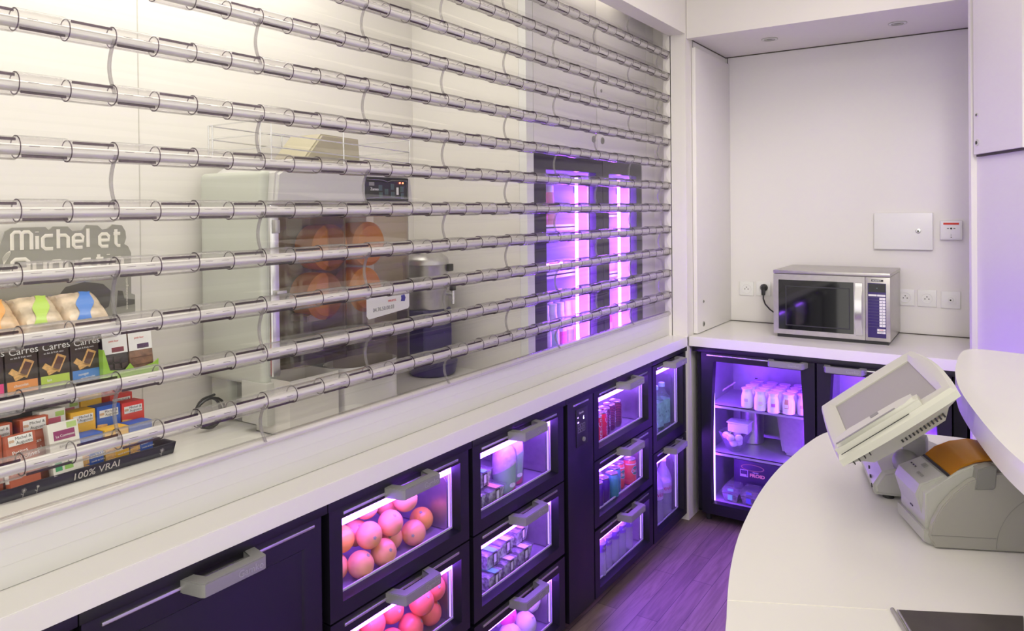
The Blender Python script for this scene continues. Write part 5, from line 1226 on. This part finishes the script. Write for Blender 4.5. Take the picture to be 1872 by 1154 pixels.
# neck and base
obj('hinge', B().sphere((-.190, 1.885, 1.040), .030, (1, 1, 1), 24, 16).cyl((-.180, 1.91, .985), .028, .055).box(-.20, -.15, 1.88, 1.93, 1.04, 1.10, .01), 'greyp', T)
bc = Matrix.Translation((-.185, 1.985, ZC)) @ Matrix.Rotation(az, 4, 'Z')
obj('base', B().prism([(-.10, .008), (-.104, .030), (-.085, .062), (-.03, .078), (.05, .080), (.10, .060), (.10, .006)], -.115, .115, 'y', bev=.008, seg=3, mtx=bc), 'lightgrey', T)
pt = B()
for k, (yy, r) in enumerate(((-.09, .005), (-.07, .004), (-.05, .004))): pt.lathe([(r, 0), (r, -.003), (1e-4, -.003)], (0, 0, 0), 12, 'x', mtx=bc @ Matrix.Translation((-.102, yy, .022+.014*k)))
obj('port', pt, 'dark', T)
obj('foot', B().cyl((0, 0, 0), .012, .009, mtx=bc @ Matrix.Translation((-.07, -.095, 0))), 'dark', T)

# ================================================================== receipt printer
Pp = Vector((-.128, 1.634, ZC)); aa = math.atan2(.42, .907)
PM = Matrix.Translation(Pp) @ Matrix.Rotation(aa, 4, 'Z')      # x = along the near side, y = across the front
T = thing('receipt_printer', (-.07, 1.75, ZC), 'light grey receipt printer with an amber lid on the service desk', 'printer')
WP = .160
prof = [(.012, .004), (.000, .034), (.000, .100), (.022, .116), (.060, .146), (.090, .160), (.130, .166), (.175, .158), (.215, .130), (.235, .095), (.235, .004)]
obj('body', B().prism(prof, .014, WP-.012, 'y', bev=.003, mtx=PM), 'lightgrey', T)
side = [(.012, .002), (.003, .022), (.008, .050), (.024, .082), (.045, .108), (.075, .134), (.110, .149), (.150, .154), (.200, .142), (.240, .110), (.250, .06), (.250, .012), (.225, .006), (.205, .002)]
sp_ = obj('side_panel', B().prism(side, -.002, .014, 'y', bev=.002, mtx=PM), mat('printer_side', (.40, .39, .35), .4), T)
def arc(r, a0, a1, cx, cz, y, n=18): return [PM @ Vector((cx+r*math.cos(a0+(a1-a0)*i/n), y, cz+r*math.sin(a0+(a1-a0)*i/n))) for i in range(n+1)]
obj('groove', B().tube(arc(.115, PI/2, PI, .235, .006, -.0024), .0006, 4).tube(arc(.060, PI/2, PI, .235, .006, -.0024), .0004, 4).tube([PM @ Vector((.004, -.0024, .026)), PM @ Vector((.120, -.0024, .026))], .0005, 4), 'greyp', sp_)
obj('side_panel', B().prism(side, WP-.012, WP, 'y', bev=.002, mtx=PM), 'lightgrey', T)
# front nose block
nb = [(-.012, .092), (-.004, .112), (.040, .132), (.052, .128), (.044, .090), (.018, .040), (.004, .040)]
fr_ = obj('front_block', B().prism(nb, .030, WP-.010, 'y', bev=.003, mtx=PM), 'lightgrey', T)
obj('base_skirt', B().prism([(.010, 0), (-.004, .008), (-.004, .030), (.05, .030), (.05, 0)], .010, WP-.004, 'y', bev=.002, mtx=PM), 'lightgrey', T)
leds = B()
for k in range(3): leds.box(-.0015, .0015, -.0022, .0022, 0, .001, mtx=PM @ Matrix.Translation((.016, WP-.030-.011*k, .1225)) @ Matrix.Rotation(-.44, 4, 'Y'))
obj('indicator', leds, 'dark', fr_)
obj('feed_button', B().box(-.005, .005, -.008, .008, 0, .002, .001, mtx=PM @ Matrix.Translation((.030, WP-.062, .1285)) @ Matrix.Rotation(-.44, 4, 'Y')), 'greyp', fr_)
tm = PM @ Matrix.Translation((.008, .060, .1195)) @ Matrix.Rotation(-.44, 4, 'Y')
text('maker_lettering', 'PRP-058', .008, tm @ Vector((0, .022, 0)), tm.to_3x3() @ Vector((0, -1, 0)), tm.to_3x3() @ Vector((1, 0, 0)), 'greyp', fr_, ext=.0002)
obj('slot', B().box(-.0008, .0006, -.010, .010, 0, .003, mtx=PM @ Matrix.Translation((-.0005, .085, .060))).box(-.0008, .0006, -.007, .007, 0, .0025, mtx=PM @ Matrix.Translation((-.0005, .085, .050))), 'dark', fr_)
amber = clear('amber_lid', (.75, .33, .03), (.5, .18, .02), 1.5, .06, haze=.55, hazecol=(.60, .27, .02), refl=1.6)
top_ = [(.048, .137), (.066, .153), (.095, .166), (.130, .172), (.170, .166), (.205, .145), (.222, .125)]
vs = []; fs = []
for x, z in top_:
    for y in (.020, WP-.016): vs.append(PM @ Vector((x, y, z+.002)))
for x, z in top_:
    for y in (.020, WP-.016): vs.append(PM @ Vector((x, y, z-.002)))
n = len(top_)
for i in range(n-1): fs += [(2*i, 2*i+2, 2*i+3, 2*i+1), (2*n+2*i, 2*n+2*i+1, 2*n+2*i+3, 2*n+2*i+2), (2*i, 2*n+2*i, 2*n+2*i+2, 2*i+2), (2*i+1, 2*i+3, 2*n+2*i+3, 2*n+2*i+1)]
fs += [(0, 1, 2*n+1, 2*n), (2*n-2, 4*n-2, 4*n-1, 2*n-1)]
obj('amber_lid', B().add(vs, fs), amber, T)
obj('lid_slot', B().box(0, .005, .020, WP-.016, 0, .002, mtx=PM @ Matrix.Translation((.043, 0, .1335)) @ Matrix.Rotation(-.6, 4, 'Y')), 'dark', T)
obj('latch', B().prism([(.082, .118), (.088, .158), (.110, .166), (.122, .164), (.118, .124), (.114, .120)], -.005, .022, 'y', bev=.002, mtx=PM), 'greyp', T)
